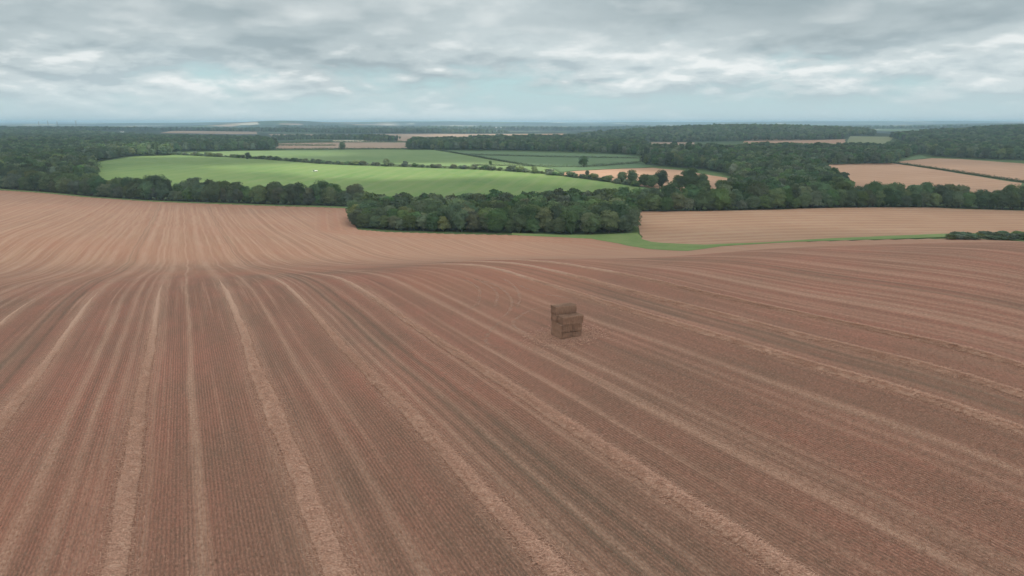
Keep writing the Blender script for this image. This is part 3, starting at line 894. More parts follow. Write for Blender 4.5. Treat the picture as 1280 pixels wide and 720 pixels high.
wood('woodland', UY((1164, 1300), (1200, 1240), (1300, 1180), (1560, 1100), (1850, 1000), (1850, 2900), (1180, 2700), (1110, 2250), (1150, 1700)), 12, 1.15, 'great wooded hill at the right edge')
wood('woodland', UY((1306, 596), (1500, 606), (1850, 615), (1850, 650), (1500, 640), (1306, 628)), 9.5, 1.1, 'tree belt running on past the right edge of the valley field', 6.0)
wood('woodland', UY((345, 6200), (640, 5600), (900, 6000), (1280, 5200), (1280, 5500), (900, 6300), (640, 6000), (345, 6500)), 40, 1.6, 'thin blue wooded band in the far distance')
wood('woodland', UY((1235, 3500), (1600, 3300), (1600, 6000), (1300, 5200), (1205, 4400)), 32, 1.5, 'dark wooded rise behind the right hill')

# ------------------------------------------------------------------ windrows of straw
M_STRAW = None
def m_straw(name, c1, c2, c3):
    n = NT(name)
    P = n.pos()
    a = n.noise(P, 1.1, 4, 0.7); b = n.noise(P, 7.0, 4, 0.75)
    col = n.mix(a, c1, c2); col = n.mix(n.math('MULTIPLY', n.ramp(b, [(0.35, 1.0), (0.6, 0.0)]), 0.65), col, c3)
    n.bsdf(col, 0.9, n.bump(n.math('ADD', a, b), 0.05, 0.5), 0.1)
    return n.m
M_STRAW = m_straw('straw', (0.37, 0.222, 0.155), (0.50, 0.322, 0.232), (0.24, 0.140, 0.097))
def m_strand(name, c1, c2):
    n = NT(name)
    col = n.mix(n.ramp(n.noise(n.pos(), 8.0, 2, .7), [(.32, 0.0), (.66, 1.0)]), c1, c2)
    d = n.n('ShaderNodeBsdfDiffuse'); t = n.n('ShaderNodeBsdfTranslucent')
    n.l(col, d.inputs[0]); n.l(col, t.inputs[0])
    mx = n.n('ShaderNodeMixShader'); mx.inputs[0].default_value = .4
    n.l(d.outputs[0], mx.inputs[1]); n.l(t.outputs[0], mx.inputs[2]); n.l(mx.outputs[0], n.out.inputs['Surface'])
    return n.m
M_STRAND = m_strand('straw_strand', (0.34, 0.192, 0.138), (0.78, 0.52, 0.39))
WORD = ['first', 'second', 'third', 'fourth', 'fifth', 'sixth', 'seventh', 'eighth', 'ninth']
WIND.sort()
for q, (s0, hw) in enumerate(WIND):
    T_ = np.arange(8, 152, 0.35)
    nx_ = 11
    cr = np.linspace(-1, 1, nx_)
    tG, cG = np.meshgrid(T_, cr, indexing='ij')
    wid = hw * (0.68 + 0.34 * vnoise(tG / 3.1, tG * 0 + q * 3.3, 60)) * (1 + .2 * np.sign(cG) * (vnoise(tG / 1.3, cG * 0 + q, 61) - .5))
    wid = wid * (1 - 0.38 * smooth(45, 110, tG)) * (0.15 + 0.85 * smooth(152, 120, tG))
    cen = (vnoise(tG / 24, tG * 0 + s0 / 90, 3) - .5) * -0.9 + (vnoise(tG / 5, tG * 0 + q, 62) - .5) * 0.14
    sG = s0 + cen + cG * wid
    hgt = (0.27 * (0.8 + 0.4 * vnoise(tG / 2.6, tG * 0 + q * 7, 63)) * (1 - cG ** 2) ** .8 * (0.92 + 0.16 * vnoise(tG / .6, cG * 2.2 + q * 5, 64)))
    hgt = hgt * (0.1 + 0.9 * smooth(152, 118, tG))
    X = sG * CRS[0] + tG * ROW[0]; Y = sG * CRS[1] + tG * ROW[1]
    zz = terrain(X.ravel(), Y.ravel()) + 0.05 + hgt.ravel()
    V = np.stack([X.ravel(), Y.ravel(), zz], -1)
    a, b = np.meshgrid(np.arange(len(T_) - 1), np.arange(nx_ - 1), indexing='ij')
    Fq = np.stack([a * nx_ + b, a * nx_ + b + 1, (a + 1) * nx_ + b + 1, (a + 1) * nx_ + b], -1).reshape(-1, 4)
    # loose stalks on and beside the pile
    vis = (np.abs(X[:, 5] / np.maximum(Y[:, 5], 1)) < 0.95) & (Y[:, 5] > 20) & (Y[:, 5] < 110)
    tv = T_[vis]
    if len(tv):
        ns_ = int(len(tv) * 0.35 * 170)
        tr = rng.uniform(tv.min(), tv.max(), ns_); keepp = rng.uniform(0, 1, ns_) < np.clip(60 / np.maximum(tr * .9, 1), 0, 1) * np.clip((112 - tr) / 45, 0, 1); tr = tr[keepp]
        ns_ = len(tr); c_ = np.clip(rng.normal(0, .75, ns_), -2.2, 2.2)
        k0 = np.clip(((tr - T_[0]) / 0.35).astype(int), 0, len(T_) - 1)
        s_ = s0 + cen[k0, 0] + c_ * wid[k0, 5]
        x_ = s_ * CRS[0] + tr * ROW[0]; y_ = s_ * CRS[1] + tr * ROW[1]
        z_ = terrain(x_, y_) + 0.07 + np.maximum(0, 1 - c_ ** 2) * hgt[k0, 5] * 0.95 + rng.uniform(-.02, .04, ns_)
        an = rng.normal(math.pi / 2 - .5, .6, ns_) + math.atan2(ROW[1], ROW[0]); L_ = rng.uniform(.14, .34, ns_); ti = rng.normal(0, .13, ns_)
        d = np.stack([np.cos(an) * np.cos(ti), np.sin(an) * np.cos(ti), np.sin(ti)], -1) * L_[:, None]
        w2 = np.stack([-np.sin(an), np.cos(an), np.full(ns_, .12)], -1) * 0.014
        c0 = np.stack([x_, y_, z_], -1)
        sv = np.stack([c0 - d - w2, c0 - d + w2, c0 + d + w2, c0 + d - w2], 1).reshape(-1, 3)
    o = link('straw_windrow', mesh_np('straw_windrow', V, Fq, M_STRAW, True))
    if len(tv):
        tag(link('loose_straw', mesh_np('loose_straw', sv, np.arange(ns_ * 4).reshape(-1, 4), M_STRAND, False), o), None, None, None, 'stuff')
    tag(o, f'raised pale straw windrow, {WORD[q]} from the left across the near stubble', 'windrow', 'straw windrows on the near field')

# ------------------------------------------------------------------ stubble stalks close to the drone
def stalks():
    P_ = []
    s_rows = np.arange(-62, 62, 0.235)
    tot = []
    for s in s_rows:
        n = 1300
        t = rng.uniform(14, 78, n)
        x = s * CRS[0] + t * ROW[0] + rng.normal(0, .03, n); y = s * CRS[1] + t * ROW[1] + rng.normal(0, .03, n)
        v_ = (np.abs(x / np.maximum(y, 1)) < .86) & (y > 23) & (rng.uniform(0, 1, n) < np.clip((70 - y) / 36, 0, 1))
        tot.append(np.stack([x[v_], y[v_]], -1))
    xy = np.concatenate(tot); n = len(xy)
    z = terrain(xy[:, 0], xy[:, 1]) + 0.04
    an = rng.uniform(0, 6.28, n); h = rng.uniform(.05, .12, n); w = rng.uniform(.008, .018, n)
    c = np.stack([xy[:, 0], xy[:, 1], z], -1)
    wv = np.stack([np.cos(an), np.sin(an), np.zeros(n)], -1) * w[:, None]
    top = c + np.stack([rng.normal(0, .03, n), rng.normal(0, .03, n), h], -1)
    V = np.stack([c - wv, c + wv, top + wv * .8, top - wv * .8], 1).reshape(-1, 3)
    m = NT('stalk'); oi = m.noise(m.pos(), 3.0, 3)
    m.bsdf(m.mix(oi, (0.26, 0.135, 0.095), (0.50, 0.31, 0.215)), 0.9, None, .1)
    o = link('stubble', mesh_np('stubble', V, np.arange(n * 4).reshape(-1, 4), m.m, False))
    tag(o, 'short cut cereal stalks standing in drilled rows on the near field', 'stubble', None, 'stuff')
    


stalks()

# ------------------------------------------------------------------ wheel arcs round the bale stack
def arc_track(pts, w, label):
    xy = [np.array(W(u, v)) for u, v in pts]
    # smooth curve through the points
    L = np.array([0] + list(np.cumsum([np.linalg.norm(xy[k + 1] - xy[k]) for k in range(len(xy) - 1)])))
    q = np.arange(0, L[-1], 0.6)
    cx = pchip(L, [p[0] for p in xy], q); cy = pchip(L, [p[1] for p in xy], q)
    for _ in range(6):
        cx[1:-1] = (cx[:-2] + cx[1:-1] + cx[2:]) / 3; cy[1:-1] = (cy[:-2] + cy[1:-1] + cy[2:]) / 3
    dx, dy = np.gradient(cx), np.gradient(cy); l = np.hypot(dx, dy) + 1e-9
    V, Q, A = [], [], []
    cc = np.linspace(-1, 1, 5)
    for c in cc:
        V.append(np.stack([cx - dy / l * w * c, cy + dx / l * w * c], -1)); A.append(np.full(len(cx), 1 - c * c) * smooth(0, 6, q) * smooth(0, 6, L[-1] - q))
    V = np.stack(V, 1).reshape(-1, 2); A = np.stack(A, 1).ravel()
    n = len(cx)
    a, b = np.meshgrid(np.arange(n - 1), np.arange(4), indexing='ij')
    Q = np.stack([a * 5 + b, (a + 1) * 5 + b, (a + 1) * 5 + b + 1, a * 5 + b + 1], -1).reshape(-1, 4)
    o = link('wheel_track', mesh_np('wheel_track', np.stack([V[:, 0], V[:, 1], terrain(V[:, 0], V[:, 1]) + 0.085], -1), Q, M_TRACK, True, {'cov': A}))
    tag(o, label, None, None, 'structure')


n = NT('track_straw')
b = n.bsdf(n.mix(n.noise(n.pos(), 3.0, 4, .7), (0.38, 0.22, 0.155), (0.50, 0.32, 0.23)), 0.95)
n.l(n.math('MULTIPLY', n.attr('cov'), n.ramp(n.noise(n.pos(), 1.6, 4, .75), [(.38, 0.0), (.66, .55)])), b.inputs['Alpha'])
M_TRACK = n.m
arcs = [[(560, 345), (585, 352), (600, 365), (598, 380), (575, 392)], [(575, 344), (605, 354), (622, 370), (618, 388)], [(590, 348), (625, 360), (640, 378), (632, 396), (600, 404)],
        [(640, 395), (616, 410), (606, 428), (630, 440)], [(690, 424), (660, 418), (640, 405), (655, 392), (690, 380)],
        [(640, 352), (660, 362), (690, 370), (740, 376)], [(620, 345), (640, 356), (650, 372), (645, 390)]]
for a_ in arcs:
    arc_track(a_, 0.34, 'faint pale curved wheel track near the bale stack')

# ------------------------------------------------------------------ the stack of straw bales
BL, BW, BH = 2.62, 1.25, 0.875
M_BALE = None
n = NT('baled_straw')
tc = n.n('ShaderNodeTexCoord').outputs['Object']
mp = n.n('ShaderNodeMapping'); mp.inputs['Scale'].default_value = (9, 1.6, 1.6); n.l(tc, mp.inputs['Vector'])
fl = n.noise(mp.outputs[0], 1.0, 4, .65); gr = n.noise(tc, 22, 4, .75)
oi = n.n('ShaderNodeObjectInfo')
c = n.mix(n.ramp(fl, [(.3, 0.0), (.7, 1.0)]), (0.205, 0.122, 0.084), (0.365, 0.220, 0.150))
c = n.mix(n.math('MULTIPLY', n.ramp(gr, [(.35, 1.0), (.6, 0.0)]), .5), c, (0.115, 0.068, 0.046))
c = n.mix(n.math('MULTIPLY', oi.outputs['Random'], .25), c, (0.30, 0.19, 0.14))
n.bsdf(c, .95, n.bump(n.math('ADD', fl, n.math('MULTIPLY', gr, .6)), .05, .8), .05)
M_BALE = n.m
M_TWINE = m_plain('twine', (0.12, 0.082, 0.06), .8)


def bale_mesh(seed):
    g = np.random.default_rng(seed)
    nx, ny, nz = 40, 24, 16
    bm = bmesh.new()
    bmesh.ops.create_cube(bm, size=1.0)
    me = bpy.data.meshes.new('straw_bale')
    # six faces gridded by hand so that grooves and bulges have vertices
    bm.free(); bm = bmesh.new(); vd = {}
    def vt(i, j, k):
        if (i, j, k) not in vd:
            x, y, z = i / nx - .5, j / ny - .5, k / nz - .5
            X, Y, Zz = x * BL, y * BW, z * BH
            # rounded corners
            r = .07
            cx_, cy_, cz_ = max(abs(X) - BL / 2 + r, 0), max(abs(Y) - BW / 2 + r, 0), max(abs(Zz) - BH / 2 + r, 0)
            l = math.sqrt(cx_ ** 2 + cy_ ** 2 + cz_ ** 2)
            if l > r:
                f = r / l
                X = math.copysign(abs(X) - cx_ + cx_ * f, X); Y = math.copysign(abs(Y) - cy_ + cy_ * f, Y); Zz = math.copysign(abs(Zz) - cz_ + cz_ * f, Zz)
            b_ = 0.025 * (math.sin(7 * x + seed) * math.cos(5 * y + 2 * seed) + math.sin(6 * z + 3 * y + seed))
            X *= 1 + b_ * .5; Y *= 1 + b_; Zz *= 1 + b_
            if k in (0, nz) or i in (0, nx):    # twine grooves round top, bottom and ends
                d = min(abs(y - q) for q in TW)
                gq = .035 * max(0, 1 - d / .06)
                X -= math.copysign(gq, X) if i in (0, nx) else 0
                Zz -= math.copysign(gq, Zz) if k in (0, nz) else 0
            X += g.normal(0, .010); Y += g.normal(0, .010); Zz += g.normal(0, .008)
            vd[(i, j, k)] = bm.verts.new((X, Y, Zz + BH / 2))
        return vd[(i, j, k)]
    for i in range(nx):
        for j in range(ny):
            bm.faces.new((vt(i, j, nz), vt(i + 1, j, nz), vt(i + 1, j + 1, nz), vt(i, j + 1, nz)))
            bm.faces.new((vt(i, j, 0), vt(i, j + 1, 0), vt(i + 1, j + 1, 0), vt(i + 1, j, 0)))
    for i in range(nx):
        for k in range(nz):
            bm.faces.new((vt(i, 0, k), vt(i + 1, 0, k), vt(i + 1, 0, k + 1), vt(i, 0, k + 1)))
            bm.faces.new((vt(i, ny, k), vt(i, ny, k + 1), vt(i + 1, ny, k + 1), vt(i + 1, ny, k)))
    for j in range(ny):
        for k in range(nz):
            bm.faces.new((vt(0, j, k), vt(0, j, k + 1), vt(0, j + 1, k + 1), vt(0, j + 1, k)))
            bm.faces.new((vt(nx, j, k), vt(nx, j + 1, k), vt(nx, j + 1, k + 1), vt(nx, j, k + 1)))
    bm.to_mesh(me); bm.free(); me.materials.append(M_BALE)
    return me


TW = [-.40, -.24, -.08, .08, .24, .40]


def twine_mesh(y):
    bm = bmesh.new()
    a, h = BL / 2 - .012, BH
    loop = [(-a, .03), (-a + .05, .012), (a - .05, .012), (a, .03), (a, h - .03), (a - .05, h - .012), (-a + .05, h - .012), (-a, h - .03)]
    for k in range(len(loop)):
        p, q = loop[k], loop[(k + 1) % len(loop)]
        tube(bm, (p[0], y * BW, p[1]), (q[0], y * BW, q[1]), .012, .012, 5)
    me = bpy.data.meshes.new('twine'); bm.to_mesh(me); bm.free(); me.materials.append(M_TWINE)
    return me


bms = [bale_mesh(k + 1) for k in range(4)]; tws = [twine_mesh(q) for q in TW]
bx, by = W(714.5, 423)
yaw_row = math.atan2(ROW[1], ROW[0]) - R(3)          # bale lengths along the rows
c0 = np.array([bx, by]) + ROW * (BL / 2 - .1)
lay = [  # across, along, layer, lengthwise along the row?, yaw jitter, label
    (-.63, 0, 0, True, .004, 'bottom straw bale on the left with its strung end showing'), (.63, .02, 0, True, -.008, 'bottom straw bale on the right with its strung end showing'),
    (-.62, .02, 1, True, -.004, 'second layer straw bale above the bottom left bale'), (.635, -.02, 1, True, .01, 'second layer straw bale above the bottom right bale'),
    (.16, -.62, 2, False, .02, 'third layer straw bale lying crosswise at the front, jutting out right'), (.02, .63, 2, False, .0, 'third layer straw bale lying crosswise under the topmost bale'),
    (.0, .64, 3, False, -.008, 'topmost straw bale on the back of the stack')]
zb = min(Z(*(c0 + CRS * a * 1.3 + ROW * b * 1.3)) for a in (-1, 1) for b in (-1, 1)) + 0.10
for q, (ac, al, ly, along_row, jit, lab) in enumerate(lay):
    p = c0 + CRS * ac + ROW * al
    o = link('straw_bale', bms[q % 4], None, (p[0], p[1], zb + ly * BH * .985))
    o.rotation_euler = (0.004 * (q % 3 - 1), 0.006 * (q % 2), (yaw_row if along_row else math.atan2(CRS[1], CRS[0])) + jit)
    tag(o, lab, 'straw bale', 'straw bales of the stack')
    for tm in tws:
        link('twine', tm, o)

# loose straw shed round the foot of the stack
ns_ = 5200
rd = 1.2 + np.abs(rng.normal(0, 1.5, ns_)); an_ = rng.uniform(0, 6.28, ns_)
x_ = c0[0] + rd * np.cos(an_); y_ = c0[1] + rd * np.sin(an_)
dr = rng.uniform(0, 6.28, ns_); L_ = rng.uniform(.08, .28, ns_)
d = np.stack([np.cos(dr), np.sin(dr), rng.normal(0, .12, ns_)], -1) * L_[:, None]; w2 = np.stack([-np.sin(dr), np.cos(dr), np.full(ns_, .1)], -1) * .014
q0 = np.stack([x_, y_, terrain(x_, y_) + rng.uniform(.08, .14, ns_)], -1)
tag(link('loose_straw', mesh_np('loose_straw', np.stack([q0 - d - w2, q0 - d + w2, q0 + d + w2, q0 + d - w2], 1).reshape(-1, 3), np.arange(ns_ * 4).reshape(-1, 4), M_STRAND, False)),
    'loose straw scattered round the foot of the bale stack', None, None, 'stuff')

# ------------------------------------------------------------------ masts on the skyline, far buildings, field trailer
M_STEEL = m_plain('galvanised_steel', (0.25, 0.26, 0.27), .6)
def mast(u, y, h, w, label):
    x, yy = WY(u, y)
    bm = bmesh.new()
    for sx_, sy_ in ((-1, -1), (1, -1), (1, 1), (-1, 1)):
        tube(bm, (sx_ * w, sy_ * w, 0), (sx_ * w * .25, sy_ * w * .25, h), .35, .25, 5)
    for k in range(8):
        z0, z1 = h * k / 8, h * (k + 1) / 8; w0 = w * (1 - .75 * k / 8); w1 = w * (1 - .75 * (k + 1) / 8)
        for (a, b) in (((-1, -1), (1, -1)), ((1, -1), (1, 1)), ((1, 1), (-1, 1)), ((-1, 1), (-1, -1))):
            tube(bm, (a[0] * w0, a[1] * w0, z0), (b[0] * w1, b[1] * w1, z1), .15, .15, 4)
    for z in (.72, .84, .95):
        tube(bm, (-w * 1.5, 0, h * z), (w * 1.5, 0, h * z), .25, .25, 5)
    me = bpy.data.meshes.new('lattice_mast'); bm.to_mesh(me); bm.free(); me.materials.append(M_STEEL)
    o = link('lattice_mast', me, None, (x, yy, Z(x, yy)))
    tag(o, label, 'mast', 'masts on the skyline')
mast(50, 4300, 56, 2.2, 'thin lattice mast on the forest skyline, leftmost of four')
mast(61.5, 4300, 58, 2.4, 'thin lattice mast on the forest skyline, second from left of four')
mast(73, 4300, 56, 2.2, 'thin lattice mast on the forest skyline, third from left of four')
mast(96.5, 4300, 60, 4.0, 'stout lattice mast on the forest skyline, rightmost of four')

M_WHITE = m_plain('white_render', (0.75, 0.74, 0.70), .7, (0.62, 0.60, 0.57), .6)
M_ROOF = m_plain('slate_roof', (0.20, 0.19, 0.19), .7, (0.28, 0.25, 0.24), .8)
M_GLASS = m_plain('dark_window', (0.05, 0.06, 0.07), .15)


def building(x, y, L, Wd, H, RH, rz, label, name='farm_building', wm=None):
    o = link(name, None, None, (x, y, Z(x, y) - .2)); o.rotation_euler = (0, 0, rz)
    tag(o, label, 'building')
    bm = bmesh.new()
    a, b = L / 2, Wd / 2
    v = [bm.verts.new(p) for p in ((-a, -b, 0), (a, -b, 0), (a, b, 0), (-a, b, 0), (-a, -b, H), (a, -b, H), (a, b, H), (-a, b, H), (-a, 0, H + RH), (a, 0, H + RH))]
    for f in ((0, 1, 5, 4), (2, 3, 7, 6), (1, 2, 6, 9, 5), (3, 0, 4, 8, 7)): bm.faces.new([v[k] for k in f])
    me = bpy.data.meshes.new('wall'); bm.to_mesh(me); bm.free(); me.materials.append(wm or M_WHITE); link('wall', me, o)
    bm = bmesh.new(); e = .5
    for sg_ in (-1, 1):
        q = [(-a - e, sg_ * (b + e), H - .3), (a + e, sg_ * (b + e), H - .3), (a + e, 0, H + RH + .25), (-a - e, 0, H + RH + .25)]
        q2 = [(x_, y_, z_ + .2) for x_, y_, z_ in q]
        vs = [bm.verts.new(p) for p in q + q2]
        for f in ((0, 1, 2, 3), (7, 6, 5, 4), (0, 4, 5, 1), (1, 5, 6, 2), (2, 6, 7, 3), (3, 7, 4, 0)): bm.faces.new([vs[k] for k in f])
    me = bpy.data.meshes.new('roof'); bm.to_mesh(me); bm.free(); me.materials.append(M_ROOF); link('roof', me, o)
    nw = max(2, int(L / 5))
    for k in range(nw):
        bm = bmesh.new(); bmesh.ops.create_cube(bm, size=1)
        bmesh.ops.scale(bm, vec=(1.4, .12, 1.4), verts=bm.verts); bmesh.ops.translate(bm, vec=(-a + L * (k + .5) / nw, -b - .03, H * .55), verts=bm.verts)
        me = bpy.data.meshes.new('window'); bm.to_mesh(me); bm.free(); me.materials.append(M_GLASS); link('window', me, o)
    return o


for (u, y, L, Wd, H, RH, lab) in [(424, 2900, 18, 9, 5, 3, 'left low white farm building beyond the brown field'), (433, 2920, 26, 12, 8, 4, 'largest white farm building beyond the brown field'),
                                  (438, 2940, 16, 9, 6, 3, 'right white farm building beyond the brown field'), (948, 1290, 15, 8, 6, 4, 'white gabled farmhouse among the valley trees'),
                                  (939, 1310, 20, 8, 3.5, 2.5, 'long low farm shed left of the white farmhouse'), (981, 1640, 10, 7, 5, 3, 'pale farmhouse in front of the long thin tan field'),
                                  (1063, 1760, 12, 8, 5.5, 3, 'small white cottage in the valley woodland'), (153, 3250, 16, 9, 6, 3, 'pale farmhouse at the forest edge, left of the tan field'),
                                  (572, 6500, 60, 25, 12, 5, 'white barn catching the light in the blue distance'), (753, 1560, 70, 14, 4, 3, 'long pale shed roof showing in the dark woodland')]:
    x, y = WY(u, y)
    building(x, y, L, Wd, H, RH, random.uniform(-.4, .4), lab)

# the small white trailer on the green field
x, y = W(394, 214.6)
tr = tag(link('field_trailer', None, None, (x, y, Z(x, y) + .2)), 'small white and dark trailer standing on the light green field', 'trailer')
tr.rotation_euler = (0, 0, .15); tr.scale = (.75, .75, .75)
bm = bmesh.new(); bmesh.ops.create_cube(bm, size=1); bmesh.ops.scale(bm, vec=(5.4, 2.2, 1.5), verts=bm.verts); bmesh.ops.translate(bm, vec=(1.6, 0, 1.55), verts=bm.verts)
bmesh.ops.bevel(bm, geom=bm.edges[:], offset=.15, segments=2, affect='EDGES')
me = bpy.data.meshes.new('tank'); bm.to_mesh(me); bm.free(); me.materials.append(M_WHITE); link('tank', me, tr)
bm = bmesh.new(); bmesh.ops.create_cube(bm, size=1); bmesh.ops.scale(bm, vec=(10.5, 1.6, .3), verts=bm.verts); bmesh.ops.translate(bm, vec=(-1, 0, .72), verts=bm.verts)
me = bpy.data.meshes.new('chassis'); bm.to_mesh(me); bm.free(); me.materials.append(M_WHITE); link('chassis', me, tr)
bm = bmesh.new(); bmesh.ops.create_cube(bm, size=1); bmesh.ops.scale(bm, vec=(1.6, 2.0, 2.0), verts=bm.verts); bmesh.ops.translate(bm, vec=(-2.1, 0, 1.9), verts=bm.verts)
bmesh.ops.bevel(bm, geom=bm.edges[:], offset=.2, segments=2, affect='EDGES')
me = bpy.data.meshes.new('cab'); bm.to_mesh(me); bm.free(); me.materials.append(M_GLASS); link('cab', me, tr)
for wx, wy in ((-2.2, -1), (-2.2, 1), (2.2, -1), (2.2, 1)):
    bm = bmesh.new(); tube(bm, (wx, wy - .2, .5), (wx, wy + .2, .5), .62, .62, 14)
    me = bpy.data.meshes.new('wheel'); bm.to_mesh(me); bm.free(); me.materials.append(M_GLASS); link('wheel', me, tr)

# ------------------------------------------------------------------ sun, unseen cloud deck added for shade, sky, air
SUN_EL, SUN_AZ = R(50), R(142)          # azimuth clockwise from the view direction: behind the drone, to the right
sun_dir = np.array([math.sin(SUN_AZ) * math.cos(SUN_EL), math.cos(SUN_AZ) * math.cos(SUN_EL), math.sin(SUN_EL)])
sl = bpy.data.lights.new('sun', 'SUN'); sl.energy = 5.0; sl.angle = R(0.53); sl.color = (1.0, .955, .88)
so = link('sun', sl); so.rotation_euler = Vector(sun_dir).to_track_quat('Z', 'Y').to_euler()

DECK = 1400.0  # height of an out-of-view cloud sheet added to shade the ground
off = sun_dir[:2] / sun_dir[2] * (DECK + 60)


def cover(gx_, gy_):
    """how much of the sun the clouds take away above a point of the ground; gaps are shaped to light chosen fields"""
    a = gx_ / np.maximum(gy_, 1.0)
    c = np.full(gx_.shape, 0.97)
    nz = fbm(gx_ / 260, gy_ / 130, 90, 4) - .5
    def gap(cx_, cy_, wx, wy, amt, rot=0.0):
        dx, dy = gx_ - cx_, gy_ - cy_
        ca, sa = math.cos(rot), math.sin(rot)
        e = ((dx * ca + dy * sa) / wx) ** 2 + ((-dx * sa + dy * ca) / wy) ** 2
        return amt * smooth(1.35, .55, e + nz * 1.3)
    lit = np.zeros(gx_.shape)  # gaps placed by hand to let sun onto chosen fields
    p = WY(530, 990); lit = np.maximum(lit, gap(p[0], p[1], 330, 105, .97, -.10))
    p = WY(300, 1330); lit = np.maximum(lit, gap(p[0], p[1], 260, 150, .75, .1))
    p = WY(260, 900); lit = np.maximum(lit, gap(p[0], p[1], 220, 140, .30))
    p = WY(760, 900); lit = np.maximum(lit, gap(p[0], p[1], 170, 100, .35))
    p = WY(1180, 950); lit = np.maximum(lit, gap(p[0], p[1], 260, 160, .18))
    p = WY(140, 430); lit = np.maximum(lit, gap(p[0], p[1], 330, 190, .20))
    p = WY(1050, 520); lit = np.maximum(lit, gap(p[0], p[1], 260, 80, .22))
    lit = np.maximum(lit, .85 * smooth(.50, .62, fbm(gx_ / 900, gy_ / 900, 91, 3)) * smooth(2300, 3300, gy_))
    return np.clip(c - lit, 0, 1)


dx_ = np.arange(-7000, 7001, 40.0); dy_ = np.concatenate([np.arange(-5000, -1400, 150.0), np.arange(-1400, 900, 22.0), np.arange(900, 6801, 90.0)])
dx_ = np.concatenate([np.arange(-7000, -900, 120.0), np.arange(-900, 1900, 22.0), np.arange(1900, 7001, 120.0)])
DX, DY = np.meshgrid(dx_, dy_); DX = DX.ravel(); DY = DY.ravel()
cov = cover(DX - off[0], DY - off[1])
DZ = DECK + 60 * (fbm(DX / 500, DY / 500, 95, 3) - .5)
nx_ = len(dx_)
a, b = np.meshgrid(np.arange(len(dy_) - 1), np.arange(nx_ - 1), indexing='ij')
df = np.stack([a * nx_ + b, a * nx_ + b + 1, (a + 1) * nx_ + b + 1, (a + 1) * nx_ + b], -1).reshape(-1, 4)
n = NT('cloud_shade')
tr_ = n.n('ShaderNodeBsdfTransparent'); tl = n.n('ShaderNodeBsdfTranslucent'); tl.inputs[0].default_value = (.72, .75, .79, 1)
mxs = n.n('ShaderNodeMixShader'); n.l(n.attr('cov'), mxs.inputs[0]); n.l(tr_.outputs[0], mxs.inputs[1]); n.l(tl.outputs[0], mxs.inputs[2])
n.l(mxs.outputs[0], n.out.inputs['Surface'])
tag(link('shade_clouds', mesh_np('shade_clouds', np.stack([DX, DY, DZ], -1), df, n.m, True, {'cov': cov})), 'unseen cloud sheet added overhead to shade the fields, gaps letting sun through', None, None, 'stuff')

# world
wd = bpy.data.worlds.new('World'); scene.world = wd; wd.use_nodes = True
n = NT.__new__(NT); n.t = wd.node_tree; n.t.nodes.clear()
out = n.n('ShaderNodeOutputWorld'); bg = n.n('ShaderNodeBackground'); bg.inputs['Strength'].default_value = 0.1
n.l(bg.outputs[0], out.inputs['Surface'])
sky = n.n('ShaderNodeTexSky', sky_type='NISHITA', sun_disc=False, sun_elevation=SUN_EL, sun_rotation=SUN_AZ, altitude=150, air_density=1.2, dust_density=2.0, ozone_density=1.0)
D = n.n('ShaderNodeTexCoord').outputs['Generated']
sp = n.n('ShaderNodeSeparateXYZ'); n.l(D, sp.inputs[0])
el = n.math('MAXIMUM', sp.outputs[2], 0.0)
def layer(kx, kz, dz, seed, scale=1.0, detail=7, rough=.58, dist=.25):
    v_ = n.combine(n.math('ADD', n.math('MULTIPLY', sp.outputs[0], kx), seed), n.math('MULTIPLY', sp.outputs[1], kx), n.math('MULTIPLY_ADD', sp.outputs[2], kz, dz))
    return n.noise(v_, scale, detail, rough, dist)
d1 = layer(4.0, 12.5, 0.0, 5.2, 1.0, 8, .50, .1); d1u = layer(4.0, 12.5, 0.24, 5.2, 1.0, 8, .50, .1)       # cloud body, and the same a little higher up
e1 = layer(13.0, 44.0, 0.0, 8.1, 1.0, 6, .52, .15); e1u = layer(13.0, 44.0, 0.32, 8.1, 1.0, 6, .52, .15)      # smaller heaps far off
g1 = layer(2.2, 9.0, 0.0, 1.3, 1.0, 4, .5)
up = n.ramp(el, [(.068, 0.0), (.130, 1.0)])                               # the near deck overhead
lowdet = n.math('SUBTRACT', 1.0, up)
dens = n.math('ADD', n.math('ADD', n.math('MULTIPLY', d1, .70), n.math('MULTIPLY', e1, .30)), n.math('MULTIPLY', up, .13))
mask = n.ramp(dens, [(.39, 0.0), (.50, 1.0)])
lit = n.math('ADD', n.math('MULTIPLY', n.math('SUBTRACT', d1, d1u), n.math('MULTIPLY_ADD', up, -0.9, 2.4)), n.math('MULTIPLY', n.math('SUBTRACT', e1, e1u), n.math('MULTIPLY_ADD', lowdet, 1.5, 0.0)))
lit = n.math('ADD', lit, .5, clamp=True)
grey = n.math('ADD', n.math('MULTIPLY', up, .62), n.math('MULTIPLY', n.math('SUBTRACT', g1, .44), 2.3), clamp=True)
body = n.mix(grey, (6.5, 7.3, 7.45), (3.6, 4.4, 4.7))
cloud = n.mix(n.ramp(lit, [(.22, 1.0), (.46, 0.0)]), body, n.mix(grey, (4.8, 5.75, 6.1), (2.7, 3.4, 3.7)))
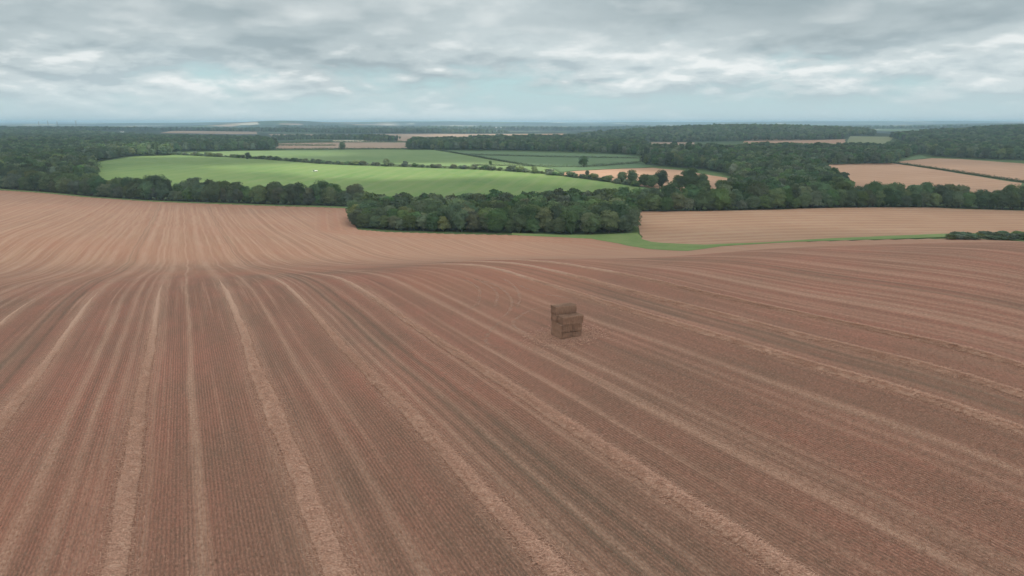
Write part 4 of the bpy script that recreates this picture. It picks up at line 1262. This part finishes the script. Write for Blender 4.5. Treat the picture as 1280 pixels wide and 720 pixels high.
cloud = n.mix(n.math('MULTIPLY', n.ramp(lit, [(.52, 0.0), (.76, 1.0)]), n.math('MULTIPLY_ADD', grey, -0.62, 1.0)), cloud, (8.6, 9.0, 8.95))
blue = n.mix(0.82, sky.outputs[0], (5.2, 7.4, 7.8))
cl = n.mix(mask, blue, cloud)
hor = n.ramp(el, [(0.0, 1.0), (.018, .68), (.048, 0.0)])
cl = n.mix(n.math('MULTIPLY', hor, .9), cl, (5.7, 6.95, 7.2))
n.l(cl, bg.inputs['Color'])

# the air
HZ = (.58, .82, 1.0)
hb = bmesh.new(); bmesh.ops.create_cube(hb, size=1)
zlo, zhi = float(gz.min()) - 1.5, float(gz.max()) + 12.0
bmesh.ops.scale(hb, vec=(84000, 84000, zhi - zlo), verts=hb.verts); bmesh.ops.translate(hb, vec=(0, 0, (zhi + zlo) / 2), verts=hb.verts)
me = bpy.data.meshes.new('haze'); hb.to_mesh(me); hb.free()
n = NT('haze_air'); pvn = n.n('ShaderNodeVolumePrincipled'); pvn.inputs['Color'].default_value = (*HZ, 1); pvn.inputs['Density'].default_value = 8.2e-5; pvn.inputs['Anisotropy'].default_value = .1
n.l(pvn.outputs[0], n.out.inputs['Volume']); me.materials.append(n.m)
tag(link('haze', me), 'pale blue summer haze over the downs', None, None, 'stuff')

# ------------------------------------------------------------------ camera and view
cam = bpy.data.cameras.new('camera'); cam.sensor_width = 36; cam.lens = F / 1280 * 36; cam.clip_start = .5; cam.clip_end = 120000
co = link('camera', cam); co.rotation_euler = (R(90) - PITCH, 0, 0); scene.camera = co
scene.view_settings.view_transform = 'Standard'; scene.view_settings.look = 'None'
scene.view_settings.exposure = 0.0; scene.view_settings.gamma = 1.0; scene.view_settings.use_curve_mapping = False
cy = scene.cycles
cy.max_bounces = 6; cy.diffuse_bounces = 3; cy.transparent_max_bounces = 16; cy.volume_bounces = 1; cy.transmission_bounces = 4
cy.use_denoising = True
print('TREES', N_TREE[0], 'Z range', gz.min(), gz.max())
